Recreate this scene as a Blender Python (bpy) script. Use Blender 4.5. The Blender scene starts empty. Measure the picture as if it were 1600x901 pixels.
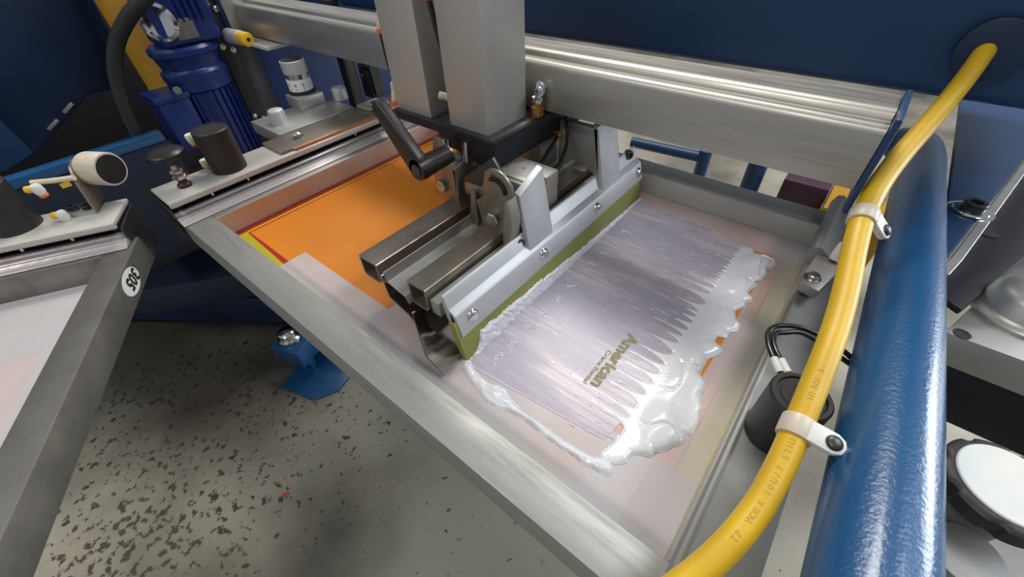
import bpy, bmesh, math, random
from mathutils import Vector, Matrix, noise
random.seed(7)
C = bpy.context.scene.collection
sc = bpy.context.scene

# ---------------------------------------------------------------- camera
cam_data = bpy.data.cameras.new('camera')
cam = bpy.data.objects.new('camera', cam_data); C.objects.link(cam)
cam_data.sensor_width = 36.0
cam_data.lens = 36.0 * 649.876 / 1600.0
cam_data.clip_start = 0.01; cam_data.clip_end = 60
# columns: camera right, up, back, in world axes (solved from the vanishing points)
right = Vector((0.7764, 0.6292, -0.0372)); fwd = Vector((-0.4765, 0.5472, -0.6881))
fwd.normalize(); right = (right - fwd * right.dot(fwd)).normalized(); up = right.cross(fwd)
Mx = Matrix((right, up, -fwd)).transposed().to_4x4(); Mx.translation = Vector((0, 0, 0.346))
cam.matrix_world = Mx
sc.camera = cam

# ---------------------------------------------------------------- world, lamps, exposure
world = bpy.data.worlds.new('world'); sc.world = world
world.use_nodes = True
bgn = world.node_tree.nodes['Background']
bgn.inputs[0].default_value = (0.62, 0.66, 0.74, 1); bgn.inputs[1].default_value = 0.36
sc.view_settings.view_transform = 'Standard'
sc.view_settings.look = 'None'
sc.view_settings.gamma = 1
sc.view_settings.use_curve_mapping = False
sc.view_settings.exposure = 0.28

def area_lamp(name, loc, target, sx, sy, power, col):
    d = bpy.data.lights.new(name, 'AREA'); d.shape = 'RECTANGLE'
    d.size = sx; d.size_y = sy; d.energy = power; d.color = col
    o = bpy.data.objects.new(name, d); C.objects.link(o)
    o.location = loc
    o.rotation_euler = (Vector(target) - Vector(loc)).to_track_quat('-Z', 'Y').to_euler()
    o['kind'] = 'helper'
    return o
area_lamp('ceiling_light', (-1.3, 2.2, 3.0), (-0.3, 0.3, 0), 1.8, 0.5, 75, (1.0, 0.95, 0.88))
area_lamp('ceiling_light', (1.7, 1.6, 2.8), (0.0, 0.3, 0), 1.6, 0.8, 48, (0.88, 0.93, 1.0))
area_lamp('ceiling_light', (-0.6, -1.9, 2.8), (-0.3, 0.2, 0), 1.8, 0.5, 30, (1.0, 0.94, 0.86))

area_lamp('window_light', (3.0, 3.1, 0.75), (0.1, 0.4, 0), 1.5, 1.1, 75, (0.86, 0.92, 1.0))

# ---------------------------------------------------------------- helpers (all lengths in mm)
LOC = {}
def finish(o, parent):
    o.parent = parent
    return o
def root_loc(p):
    while p is not None and p.name not in LOC and p.parent is not None:
        p = p.parent
    return LOC.get(p.name, Vector((0, 0, 0))) if p is not None else Vector((0, 0, 0))
def thing(name, label, cat, loc=(0, 0, 0), group=None, kind=None):
    o = bpy.data.objects.new(name, None); C.objects.link(o)
    o.location = Vector(loc) * 0.001; o.empty_display_size = 0.02
    LOC[o.name] = Vector(loc) * 0.001
    if label: o['label'] = label
    if cat: o['category'] = cat
    if group: o['group'] = group
    if kind: o['kind'] = kind
    return o
CT = Matrix.Identity(4)          # local-to-world of the unit being built (used for the turned neighbour)
def obj(name, bm, mat, parent=None, label=None, smooth=True, cat=None, group=None, kind=None, angle=35):
    bm.transform(CT)
    bm.transform(Matrix.Scale(0.001, 4))
    org = Vector((0, 0, 0))
    if parent is not None:
        org = root_loc(parent)
    elif kind != 'structure':
        xs = [v.co for v in bm.verts]
        if xs:
            org = Vector((sum(v.x for v in xs) / len(xs), sum(v.y for v in xs) / len(xs), min(v.z for v in xs)))
    bm.transform(Matrix.Translation(-org))
    bmesh.ops.recalc_face_normals(bm, faces=bm.faces)
    me = bpy.data.meshes.new(name)
    if smooth:
        lim = math.radians(angle)
        for f in bm.faces: f.smooth = True
        for e in bm.edges:
            if len(e.link_faces) == 2 and e.calc_face_angle(0) > lim: e.smooth = False
    bm.to_mesh(me); bm.free()
    mats = mat if isinstance(mat, (list, tuple)) else [mat]
    for m in mats: me.materials.append(m)
    o = bpy.data.objects.new(name, me); C.objects.link(o)
    if parent is not None: o.parent = parent
    else:
        o.location = org; LOC[o.name] = org
    if label: o['label'] = label
    if cat: o['category'] = cat
    if group: o['group'] = group
    if kind: o['kind'] = kind
    return o
def BM(): return bmesh.new()
def bev(bm, r, seg=2, edges=None, ang=30):
    if r <= 0: return
    es = edges if edges is not None else [e for e in bm.edges if len(e.link_faces) == 2 and e.calc_face_angle(0) > math.radians(ang)]
    bmesh.ops.bevel(bm, geom=es, offset=r, segments=seg, profile=0.5, affect='EDGES', clamp_overlap=True)
def merge(bm, b2):
    me = bpy.data.meshes.new('tmp'); b2.to_mesh(me); b2.free(); bm.from_mesh(me); bpy.data.meshes.remove(me)
def box(bm, x0, x1, y0, y1, z0, z1, r=0, seg=2, M=None):
    b = bmesh.new()
    bmesh.ops.create_cube(b, size=1)
    for v in b.verts:
        v.co = Vector(((x0 + x1) / 2 + v.co.x * (x1 - x0), (y0 + y1) / 2 + v.co.y * (y1 - y0), (z0 + z1) / 2 + v.co.z * (z1 - z0)))
    bev(b, r, seg)
    if M is not None: b.transform(M)
    merge(bm, b); return bm
def frame_axes(d):
    d = Vector(d).normalized()
    a = Vector((0, 0, 1)) if abs(d.z) < 0.95 else Vector((1, 0, 0))
    u = d.cross(a).normalized(); v = d.cross(u).normalized()
    return u, v, d
def prism(bm, pts, axis, a0, a1, r=0, seg=2):
    """polygon pts in the plane normal to axis; x:(y,z)  y:(x,z)  z:(x,y)"""
    b = bmesh.new()
    def P(p, a):
        return {'x': (a, p[0], p[1]), 'y': (p[0], a, p[1]), 'z': (p[0], p[1], a)}[axis]
    A = [b.verts.new(P(p, a0)) for p in pts]; B = [b.verts.new(P(p, a1)) for p in pts]
    b.faces.new(A); b.faces.new(B[::-1])
    n = len(pts)
    for i in range(n): b.faces.new((A[i], A[(i + 1) % n], B[(i + 1) % n], B[i]))
    bmesh.ops.recalc_face_normals(b, faces=b.faces)
    bev(b, r, seg)
    merge(bm, b); return bm
def cyl(bm, p0, p1, r0, r1=None, n=28, r=0, cap=True):
    r1 = r0 if r1 is None else r1
    b = bmesh.new(); p0 = Vector(p0); p1 = Vector(p1)
    u, v, d = frame_axes(p1 - p0)
    A = []; B = []
    for i in range(n):
        t = 2 * math.pi * i / n; o = u * math.cos(t) + v * math.sin(t)
        A.append(b.verts.new(p0 + o * r0)); B.append(b.verts.new(p1 + o * r1))
    if cap: b.faces.new(A); b.faces.new(B[::-1])
    for i in range(n): b.faces.new((A[i], A[(i + 1) % n], B[(i + 1) % n], B[i]))
    bmesh.ops.recalc_face_normals(b, faces=b.faces)
    if r: bev(b, r, 2)
    merge(bm, b); return bm
def lathe(bm, prof, org, d=(0, 0, 1), n=36, wob=None):
    """prof: (radius, height) from bottom to top"""
    b = bmesh.new(); org = Vector(org); u, v, d = frame_axes(d)
    rings = []
    for (rr, h) in prof:
        if rr < 1e-6: rings.append([b.verts.new(org + d * h)])
        else: rings.append([b.verts.new(org + d * h + (u * math.cos(2 * math.pi * i / n) + v * math.sin(2 * math.pi * i / n)) * (rr * (wob(i, rr) if wob else 1))) for i in range(n)])
    for a, c in zip(rings, rings[1:]):
        for i in range(n):
            j = (i + 1) % n
            if len(a) == 1 and len(c) > 1: b.faces.new((a[0], c[i], c[j]))
            elif len(c) == 1 and len(a) > 1: b.faces.new((a[i], a[j], c[0]))
            elif len(a) > 1: b.faces.new((a[i], a[j], c[j], c[i]))
    if len(rings[0]) > 1: b.faces.new(rings[0])
    if len(rings[-1]) > 1: b.faces.new(rings[-1][::-1])
    bmesh.ops.recalc_face_normals(b, faces=b.faces)
    merge(bm, b); return bm
def smooth_path(pts, k=6):
    P = [Vector(p) for p in pts]; out = []
    for i in range(len(P) - 1):
        a = P[max(i - 1, 0)]; b = P[i]; c = P[i + 1]; d = P[min(i + 2, len(P) - 1)]
        for j in range(k):
            t = j / k
            out.append(0.5 * ((2 * b) + (c - a) * t + (2 * a - 5 * b + 4 * c - d) * t * t + (3 * b - a - 3 * c + d) * t ** 3))
    out.append(P[-1]); return out
def tube(bm, pts, r, n=16, k=6, cap=True, sub=True):
    P = smooth_path(pts, k) if sub else [Vector(p) for p in pts]
    b = bmesh.new(); rings = []; u = None
    for i, p in enumerate(P):
        d = (P[min(i + 1, len(P) - 1)] - P[max(i - 1, 0)]).normalized()
        if u is None: u, v, _ = frame_axes(d)
        else:
            u = (u - d * u.dot(d)).normalized()
        v = d.cross(u)
        rr = r(i / (len(P) - 1)) if callable(r) else r
        rings.append([b.verts.new(p + (u * math.cos(2 * math.pi * j / n) + v * math.sin(2 * math.pi * j / n)) * rr) for j in range(n)])
    for a, c in zip(rings, rings[1:]):
        for j in range(n): b.faces.new((a[j], a[(j + 1) % n], c[(j + 1) % n], c[j]))
    if cap: b.faces.new(rings[0][::-1]); b.faces.new(rings[-1])
    merge(bm, b); return bm
def hexbolt(bm, c, d, r, h, n=6, dome=0):
    c = Vector(c); d = Vector(d).normalized()
    lathe(bm, [(r * 1.02, 0), (r * 1.02, h * 0.8), (r * 0.85, h)] + ([(r * .5, h + dome), (0, h + dome * 1.2)] if dome else [(0, h)]), c, d, n=n)
    return bm
def capscrew(bm, c, d, r, h):
    lathe(bm, [(r, 0), (r, h * .9), (r * .92, h), (r * .55, h), (r * .5, h * .45), (0, h * .45)], c, d, n=20)
    return bm
def button(bm, c, d, r, h):
    lathe(bm, [(r, 0), (r * .98, h * .3), (r * .8, h * .75), (r * .45, h), (0, h * 1.05)], c, d, n=24)
    return bm
def sheet(bm, path, axis, a0, a1, t):
    """bent sheet metal: open polyline with thickness t, extruded along axis"""
    P = [Vector((p[0], p[1])) for p in path]; L = []; R = []
    for i, p in enumerate(P):
        d = (P[min(i + 1, len(P) - 1)] - P[max(i - 1, 0)]).normalized(); nn = Vector((-d.y, d.x))
        L.append(p + nn * t / 2); R.append(p - nn * t / 2)
    return prism(bm, [tuple(v) for v in L + R[::-1]], axis, a0, a1, r=min(t * .25, .5), seg=1)
def text_bm(s, size, M, extrude=0.08, offset=0.0, sx=1.0):
    """text laid in the XY plane of matrix M (mm); returns bmesh"""
    cu = bpy.data.curves.new('t', 'FONT'); cu.body = s; cu.size = size; cu.extrude = extrude; cu.offset = offset
    cu.align_x = 'LEFT'; cu.resolution_u = 3
    o = bpy.data.objects.new('t', cu); C.objects.link(o)
    dg = bpy.context.evaluated_depsgraph_get()
    me = bpy.data.meshes.new_from_object(o.evaluated_get(dg))
    b = bmesh.new(); b.from_mesh(me)
    b.transform(M @ Matrix.Diagonal((sx, 1, 1, 1)))
    bpy.data.objects.remove(o); bpy.data.curves.remove(cu); bpy.data.meshes.remove(me)
    return b
def axes(o, ex, ey):
    ex = Vector(ex).normalized(); ey = Vector(ey); ey = (ey - ex * ey.dot(ex)).normalized(); ez = ex.cross(ey)
    M = Matrix((ex, ey, ez)).transposed().to_4x4(); M.translation = Vector(o); return M

# ---------------------------------------------------------------- materials
def mat(name, col, rough=0.5, metal=0.0, var=0.0, vscale=30, bump=0.0, bscale=200, coat=0.0, stretch=(1, 1, 1), alpha=1.0,
        col2=None, rvar=0.0, spec=0.5, sss=0.0, aniso=0.0, detail=5):
    m = bpy.data.materials.new(name); m.use_nodes = True
    nt = m.node_tree; p = nt.nodes['Principled BSDF']
    p.inputs['Base Color'].default_value = (*col, 1); p.inputs['Roughness'].default_value = rough
    p.inputs['Metallic'].default_value = metal; p.inputs['Alpha'].default_value = alpha
    p.inputs['Coat Weight'].default_value = coat; p.inputs['Coat Roughness'].default_value = 0.12
    p.inputs['Specular IOR Level'].default_value = spec
    if sss:
        p.inputs['Subsurface Weight'].default_value = sss; p.inputs['Subsurface Radius'].default_value = (.004, .004, .004); p.inputs['Subsurface Scale'].default_value = 1
    if aniso: p.inputs['Anisotropic'].default_value = aniso
    if var or bump or rvar or col2:
        tc = nt.nodes.new('ShaderNodeTexCoord'); mp = nt.nodes.new('ShaderNodeMapping')
        mp.inputs['Scale'].default_value = stretch
        nt.links.new(tc.outputs['Object'], mp.inputs['Vector'])
        if var or col2 or rvar:
            nz = nt.nodes.new('ShaderNodeTexNoise'); nz.inputs['Scale'].default_value = vscale; nz.inputs['Detail'].default_value = detail
            nt.links.new(mp.outputs[0], nz.inputs['Vector'])
            rp = nt.nodes.new('ShaderNodeMapRange'); rp.inputs['From Min'].default_value = .3; rp.inputs['From Max'].default_value = .7
            nt.links.new(nz.outputs['Fac'], rp.inputs['Value'])
            if var or col2:
                mx = nt.nodes.new('ShaderNodeMix'); mx.data_type = 'RGBA'
                c2 = col2 if col2 else tuple(max(0, c * (1 - var)) for c in col)
                mx.inputs['A'].default_value = (*col, 1); mx.inputs['B'].default_value = (*c2, 1)
                nt.links.new(rp.outputs[0], mx.inputs['Factor']); nt.links.new(mx.outputs['Result'], p.inputs['Base Color'])
            if rvar:
                r2 = nt.nodes.new('ShaderNodeMapRange'); r2.inputs['To Min'].default_value = max(0.02, rough - rvar); r2.inputs['To Max'].default_value = rough + rvar
                nt.links.new(nz.outputs['Fac'], r2.inputs['Value']); r2.inputs['From Min'].default_value = .3; r2.inputs['From Max'].default_value = .7
                nt.links.new(r2.outputs[0], p.inputs['Roughness'])
        if bump:
            nb = nt.nodes.new('ShaderNodeTexNoise'); nb.inputs['Scale'].default_value = bscale; nb.inputs['Detail'].default_value = 3
            nt.links.new(mp.outputs[0], nb.inputs['Vector'])
            bn = nt.nodes.new('ShaderNodeBump'); bn.inputs['Strength'].default_value = bump; bn.inputs['Distance'].default_value = 0.001
            nt.links.new(nb.outputs['Fac'], bn.inputs['Height']); nt.links.new(bn.outputs[0], p.inputs['Normal'])
    return m
M = {}
M['alu_x'] = mat('brushed_aluminium_along_x', (.46, .46, .43), .54, .8, var=.22, vscale=14, stretch=(1, 10, 10), rvar=.10, bump=.05, bscale=60)
M['alu_y'] = mat('brushed_aluminium_along_y', (.54, .52, .50), .46, .85, var=.22, vscale=14, stretch=(10, 1, 10), rvar=.10, bump=.05, bscale=60)
M['profile'] = mat('pinkish_grey_profile', (.58, .53, .52), .40, .5, var=.25, vscale=20, stretch=(12, 1, 12), rvar=.08)
M['greybar'] = mat('grey_anodised_bar', (.27, .27, .25), .5, .35, var=.14, vscale=14)
M['graymid'] = mat('tumbled_grey_steel', (.34, .32, .29), .45, .6, var=.2, vscale=40)
M['alu_side'] = mat('mottled_stained_shaded_aluminium', (.30, .285, .26), .45, .7, var=.5, vscale=22, rvar=.1, col2=(.17, .16, .15))  # mottled stains, plus painted-in shade of the rail side facing the machine
M['anod'] = mat('anodised_aluminium', (.50, .50, .46), .42, .75, var=.12, vscale=25, bump=.04, bscale=900)
M['anod_lt'] = mat('clear_anodised_aluminium', (.55, .565, .57), .5, .55, var=.08, vscale=40, bump=.04, bscale=1200)
M['post'] = mat('grey_anodised_post', (.50, .485, .44), .48, .45, var=.06, vscale=12, stretch=(3, 3, .4), bump=.03, bscale=900)
M['beam'] = mat('extruded_beam_aluminium', (.52, .50, .45), .40, .85, var=.18, vscale=16, stretch=(.6, 14, 14), rvar=.08, bump=.06, bscale=40)
M['steel'] = mat('bronzed_steel', (.36, .31, .245), .40, .75, var=.35, vscale=40, rvar=.10, bump=.04, bscale=400)
M['steel_lt'] = mat('bright_steel', (.62, .60, .57), .25, 1, var=.2, vscale=60, rvar=.1)
M['chrome'] = mat('chrome', (.75, .75, .74), .12, 1)
M['zinc'] = mat('zinc_plated', (.50, .50, .42), .33, 1, var=.3, vscale=120, bump=.2, bscale=700)
M['darksteel'] = mat('dark_steel', (.10, .095, .09), .4, .8, var=.3, vscale=30)
M['polished'] = mat('polished_ink_stained_steel', (.56, .50, .47), .17, 1, var=.35, vscale=22, rvar=.08)
M['black'] = mat('black_anodised', (.018, .018, .020), .38, .1, var=.3, vscale=60, bump=.05, bscale=900)
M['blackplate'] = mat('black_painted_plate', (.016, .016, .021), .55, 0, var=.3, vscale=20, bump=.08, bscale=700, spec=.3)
M['rubber'] = mat('black_rubber', (.022, .020, .019), .5, 0, var=.25, vscale=60)
M['cable'] = mat('black_cable', (.012, .012, .013), .25, 0)
M['lever'] = mat('worn_black_lever', (.028, .022, .018), .38, .1, var=.5, vscale=35, bump=.1, bscale=500)
M['whitebar'] = mat('off_white_bar', (.56, .54, .49), .42, .15, var=.12, vscale=20, rvar=.05, bump=.03, bscale=700)
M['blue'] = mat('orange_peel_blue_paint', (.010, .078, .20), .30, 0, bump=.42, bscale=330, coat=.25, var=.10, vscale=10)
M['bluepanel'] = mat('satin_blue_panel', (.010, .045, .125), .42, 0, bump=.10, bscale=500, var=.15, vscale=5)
M['bluenight'] = mat('blue_black_paint', (.0035, .012, .034), .5, 0, var=.5, vscale=6, bump=.1, bscale=500)  # darker variant of the dark blue paint
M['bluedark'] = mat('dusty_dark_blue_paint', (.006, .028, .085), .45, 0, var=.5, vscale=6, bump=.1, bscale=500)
M['bluemotor'] = mat('motor_blue_paint', (.006, .024, .15), .34, .0, var=.25, vscale=30, bump=.08, bscale=500)
M['yellow'] = mat('yellow_hose_rubber', (.72, .46, .012), .42, 0, var=.14, vscale=22, bump=.12, bscale=900, col2=(.60, .36, .015))
M['yellowpipe'] = mat('yellow_ochre_paint', (.50, .26, .012), .45, 0, var=.4, vscale=9)
M['nylon'] = mat('milky_nylon', (.62, .55, .44), .38, 0, sss=.2, var=.06)
M['nylonw'] = mat('white_nylon_clip', (.72, .72, .66), .35, 0, sss=.2)
M['cream'] = mat('cream_plastic', (.72, .62, .44), .42, 0, var=.2, vscale=80)
M['rolltape'] = mat('cream_fabric_tape', (.64, .58, .46), .75, 0, var=.18, vscale=90, bump=.3, bscale=500, stretch=(1, 1, 6))
M['orangeplastic'] = mat('orange_plastic_collar', (.80, .12, .02), .4)
M['brass'] = mat('brass', (.75, .42, .13), .3, 1, var=.3, vscale=90)
M['white'] = mat('white_print', (.78, .78, .76), .5, 0, var=.06)
M['print'] = mat('black_print', (.01, .01, .01), .5)
M['urethane'] = mat('olive_urethane', (.27, .275, .06), .34, 0, var=.18, vscale=18)
M['ink'] = mat('white_plastisol_ink', (.70, .71, .73), .20, 0, bump=.25, bscale=330, sss=.2, coat=.3)
M['inkthin'] = mat('thin_white_ink', (.66, .66, .72), .28, 0, bump=.5, bscale=260, sss=.15)
M['mesh'] = mat('bare_yellow_mesh', (.50, .44, .012), .5, 0, bump=.05, bscale=2500)
M['emul'] = mat('orange_emulsion', (.70, .235, .018), .36, 0, var=.2, vscale=6, bump=.02, bscale=900, col2=(.60, .185, .015))
M['emulred'] = mat('red_emulsion_edge', (.42, .025, .012), .35)
M['letters'] = mat('open_mesh_letters', (.30, .28, .15), .6, 0, bump=.4, bscale=2500, var=.35, vscale=300)
M['amber'] = mat('yellow_translucent_plastic', (.85, .48, .03), .3, 0, sss=.1)
M['orangeedge'] = mat('ink_stained_orange_edge', (.45, .14, .04), .5, .2)
M['maroon'] = mat('maroon_paint', (.05, .015, .03), .5)
M['graycast'] = mat('grey_cast_metal', (.22, .22, .21), .5, .3, bump=.2, bscale=900)
M['red'] = mat('red_scrap', (.80, .08, .02), .5)
M['holebl'] = mat('dark_recess', (.004, .004, .005), .8)

def overlay(name, col, alpha, rough=.25, streak=None, bump=0.0, rng=(.35, .7), amin=.3, col2=None, scale=20, bscale=200, coat=0.0):
    """thin film: principled with a procedural coverage"""
    m = mat(name, col, rough, 0, bump=bump, bscale=bscale, coat=coat)
    nt = m.node_tree; p = nt.nodes['Principled BSDF']
    tc = nt.nodes.new('ShaderNodeTexCoord'); mp = nt.nodes.new('ShaderNodeMapping')
    mp.inputs['Scale'].default_value = streak or (1, 1, 1)
    nt.links.new(tc.outputs['Object'], mp.inputs['Vector'])
    nz = nt.nodes.new('ShaderNodeTexNoise'); nz.inputs['Scale'].default_value = scale; nz.inputs['Detail'].default_value = 6
    nt.links.new(mp.outputs[0], nz.inputs['Vector'])
    r = nt.nodes.new('ShaderNodeMapRange'); r.inputs['From Min'].default_value = rng[0]; r.inputs['From Max'].default_value = rng[1]
    r.inputs['To Min'].default_value = amin; r.inputs['To Max'].default_value = alpha
    nt.links.new(nz.outputs['Fac'], r.inputs['Value']); nt.links.new(r.outputs[0], p.inputs['Alpha'])
    if col2:
        mx = nt.nodes.new('ShaderNodeMix'); mx.data_type = 'RGBA'
        mx.inputs['A'].default_value = (*col2, 1); mx.inputs['B'].default_value = (*col, 1)
        nt.links.new(nz.outputs['Fac'], mx.inputs['Factor']); nt.links.new(mx.outputs['Result'], p.inputs['Base Color'])
    return m
M['tape'] = overlay('translucent_white_tape', (.70, .68, .68), .58, .24, streak=(1, 1, 1), scale=9, amin=.40, bump=.04, bscale=120)
M['tape_thin'] = overlay('thin_translucent_tape', (.70, .66, .66), .50, .22, scale=9, amin=.32, bump=.04, bscale=120)
M['film'] = overlay('streaked_thin_white_ink_film', (.60, .57, .64), .93, .32, streak=(1.2, 30, 1), scale=7, amin=.60, col2=(.60, .50, .54), bump=.03, bscale=90, rng=(.3, .62))
M['film2'] = overlay('denser_lilac_ink_film', (.55, .52, .62), .45, .32, streak=(1, 3, 1), scale=6, amin=.0, rng=(.42, .65))

PATCH = (-1.20, -.22, -.90)   # worn patch of the floor
def floor_mat():
    m = mat('worn_concrete', (.25, .235, .19), .6, 0, bump=.25, bscale=60)
    nt = m.node_tree; p = nt.nodes['Principled BSDF']; tc = nt.nodes.new('ShaderNodeTexCoord')
    big = nt.nodes.new('ShaderNodeTexNoise'); big.inputs['Scale'].default_value = 1.9; big.inputs['Detail'].default_value = 6
    nt.links.new(tc.outputs['Object'], big.inputs['Vector'])
    c1 = nt.nodes.new('ShaderNodeMix'); c1.data_type = 'RGBA'
    c1.inputs['A'].default_value = (.14, .125, .095, 1); c1.inputs['B'].default_value = (.46, .43, .34, 1)
    mr = nt.nodes.new('ShaderNodeMapRange'); mr.inputs['From Min'].default_value = .35; mr.inputs['From Max'].default_value = .65
    nt.links.new(big.outputs['Fac'], mr.inputs['Value']); nt.links.new(mr.outputs[0], c1.inputs['Factor'])
    mp = nt.nodes.new('ShaderNodeMapping'); mp.inputs['Rotation'].default_value = (0, 0, -.35); mp.inputs['Scale'].default_value = (.9, .9, 1)
    nt.links.new(tc.outputs['Object'], mp.inputs['Vector'])
    sp = nt.nodes.new('ShaderNodeTexNoise'); sp.inputs['Scale'].default_value = 52; sp.inputs['Detail'].default_value = 5; sp.inputs['Roughness'].default_value = .6
    nt.links.new(mp.outputs[0], sp.inputs['Vector'])
    # speckle density follows a large worn patch
    vd = nt.nodes.new('ShaderNodeVectorMath'); vd.operation = 'DISTANCE'; vd.inputs[1].default_value = PATCH
    nt.links.new(tc.outputs['Object'], vd.inputs[0])
    wp = nt.nodes.new('ShaderNodeTexNoise'); wp.inputs['Scale'].default_value = 2.4; wp.inputs['Detail'].default_value = 4
    nt.links.new(tc.outputs['Object'], wp.inputs['Vector'])
    fa = nt.nodes.new('ShaderNodeMapRange'); fa.inputs['From Min'].default_value = .25; fa.inputs['From Max'].default_value = 1.0
    fa.inputs['To Min'].default_value = .055; fa.inputs['To Max'].default_value = -.09
    nt.links.new(vd.outputs['Value'], fa.inputs['Value'])
    ad = nt.nodes.new('ShaderNodeMath'); ad.operation = 'MULTIPLY_ADD'; ad.inputs[1].default_value = .26
    nt.links.new(wp.outputs['Fac'], ad.inputs[0]); nt.links.new(fa.outputs[0], ad.inputs[2])
    su = nt.nodes.new('ShaderNodeMath'); su.operation = 'ADD'
    nt.links.new(sp.outputs['Fac'], su.inputs[0]); nt.links.new(ad.outputs[0], su.inputs[1])
    r = nt.nodes.new('ShaderNodeMapRange'); r.inputs['From Min'].default_value = .735; r.inputs['From Max'].default_value = .78
    nt.links.new(su.outputs[0], r.inputs['Value'])
    c2 = nt.nodes.new('ShaderNodeMix'); c2.data_type = 'RGBA'; c2.inputs['B'].default_value = (.075, .060, .042, 1)
    nt.links.new(c1.outputs['Result'], c2.inputs['A']); nt.links.new(r.outputs[0], c2.inputs['Factor'])
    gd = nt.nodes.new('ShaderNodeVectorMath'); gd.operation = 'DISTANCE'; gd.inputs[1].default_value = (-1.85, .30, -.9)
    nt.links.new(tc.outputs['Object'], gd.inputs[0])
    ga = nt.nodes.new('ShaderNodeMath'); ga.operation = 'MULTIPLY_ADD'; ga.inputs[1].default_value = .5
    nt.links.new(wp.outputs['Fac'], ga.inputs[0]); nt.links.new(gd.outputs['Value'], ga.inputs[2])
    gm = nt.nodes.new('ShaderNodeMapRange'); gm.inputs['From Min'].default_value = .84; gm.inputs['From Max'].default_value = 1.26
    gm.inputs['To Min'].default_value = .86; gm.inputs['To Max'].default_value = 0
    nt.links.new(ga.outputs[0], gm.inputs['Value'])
    c3 = nt.nodes.new('ShaderNodeMix'); c3.data_type = 'RGBA'; c3.inputs['B'].default_value = (.016, .012, .008, 1)   # machine shade on the floor round the press base, painted in
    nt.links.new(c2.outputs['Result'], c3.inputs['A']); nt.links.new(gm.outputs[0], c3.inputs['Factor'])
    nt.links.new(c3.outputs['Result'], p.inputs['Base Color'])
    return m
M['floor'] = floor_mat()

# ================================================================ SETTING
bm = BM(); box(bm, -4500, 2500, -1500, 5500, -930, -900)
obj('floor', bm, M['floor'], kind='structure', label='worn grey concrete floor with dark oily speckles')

# ================================================================ PRINTING SCREENS
ZM = -36.0
def flat(bm, pts, z, t=0.12):
    return prism(bm, pts, 'z', z, z + t)
def rail_frame(root, x0, x1, y0, y1, w, mm=('alu_x', 'alu_y')):
    for k, (a, b, c, d, m) in enumerate(((x0, x1, y0, y0 + w, mm[0]), (x0, x1, y1 - w, y1, mm[0]), (x0, x0 + w, y0 + w, y1 - w, mm[1]), (x1 - w, x1, y0 + w, y1 - w, mm[1]))):
        bm = BM(); box(bm, a, b, c, d, -40, 0, r=1.2); obj('frame_rail', bm, M[m], root)
main = thing('printing_screen', 'aluminium-framed printing screen with orange stencil under the print head', 'printing screen', (-745, 85, -40))
rail_frame(main, -745, 64, 85.5, 669, 38.5)
bm = BM(); flat(bm, [(-712, 120), (30, 120), (30, 635), (-712, 635)], ZM - .2); obj('stretched_mesh', bm, M['mesh'], main, label='bare yellow-green stretched mesh')
bm = BM(); flat(bm, [(-706, 120), (-695, 120), (-695, 634), (-706, 634)], ZM - .06); obj('red_edge', bm, M['emulred'], main, label='red line of emulsion along the left edge')
bm = BM(); flat(bm, [(-690, 149), (-640, 147), (-560, 143), (-300, 143), (4, 143), (4, 622), (-690, 622)], ZM - .06, .1)
obj('red_edge', bm, M['emulred'], main, label='thin dark red border of the stencil')
bm = BM(); flat(bm, [(-686, 151.5), (-640, 152), (-560, 151), (-300, 150), (2, 150), (2, 620), (-686, 620)], ZM + .02, .1)
emul = obj('stencil_emulsion', bm, M['emul'], main, label='orange stencil emulsion')
# dirty inner wall of the left rail
bm = BM(); box(bm, -706.6, -705.6, 124, 634, -34, -1); obj('ink_stain', bm, mat('pink_ink_residue', (.58, .46, .44), .42, .1, var=.5, vscale=10, col2=(.55, .34, .22)), main, label='pinkish ink residue on the inner face of the rail')
for pts, z, lb in (([(-566, 124), (-370, 124), (-370, 178), (-566, 178)], .16, 'short strip of translucent tape at the near edge'),
               ([(-60, 126), (-16, 126), (-17, 288), (-60, 288)], .10, 'hazy tape under the lower end of the ink pile'),
               ([(-378, 124), (24.4, 124), (24.4, 209), (-200, 201), (-238, 262), (-345, 250), (-366, 195)], .30, 'long strip of translucent tape along the near rail'),
               ([(-17, 124), (24.4, 124), (24.4, 634), (-12, 634)], .44, 'strip of translucent tape along the right rail'),
               ([(-300, 562), (24.4, 574), (24.4, 634), (-300, 634)], .58, 'strip of translucent tape along the far rail')):
    bm = BM(); flat(bm, pts, ZM + z); obj('tape_strip', bm, M['tape_thin' if ('ink pile' in lb or 'right rail' in lb or 'far rail' in lb) else 'tape'], main, label=lb)
# tape running up the inner walls
bm = BM(); box(bm, -300, 24, 630.0, 630.4, -35.5, -3); obj('tape_strip', bm, overlay('clear_tape', (.80, .78, .72), .92, .24, scale=12, amin=.7), main, label='clear tape folded up the far rail')
bm = BM(); box(bm, 24.9, 25.4, 125, 630, -35.5, -2); 
obj('tape_strip', bm, M['tape'], main, label='tape folded up the right rail')
# ink film
bm = BM(); flat(bm, [(-233, 176), (-61, 193), (-58, 217), (-50, 225), (-50, 575), (-228, 603)], ZM + .75); obj('ink_film', bm, M['film'], main, label='thin streaked film of white ink over the stencil')
bm = BM(); flat(bm, [(-233, 178), (-61, 195), (-58, 217), (-51, 226), (-51, 574), (-228, 602)], ZM + .92, .05); obj('ink_film', bm, M['film2'], main, label='denser lilac ink film next to the squeegee')
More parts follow.
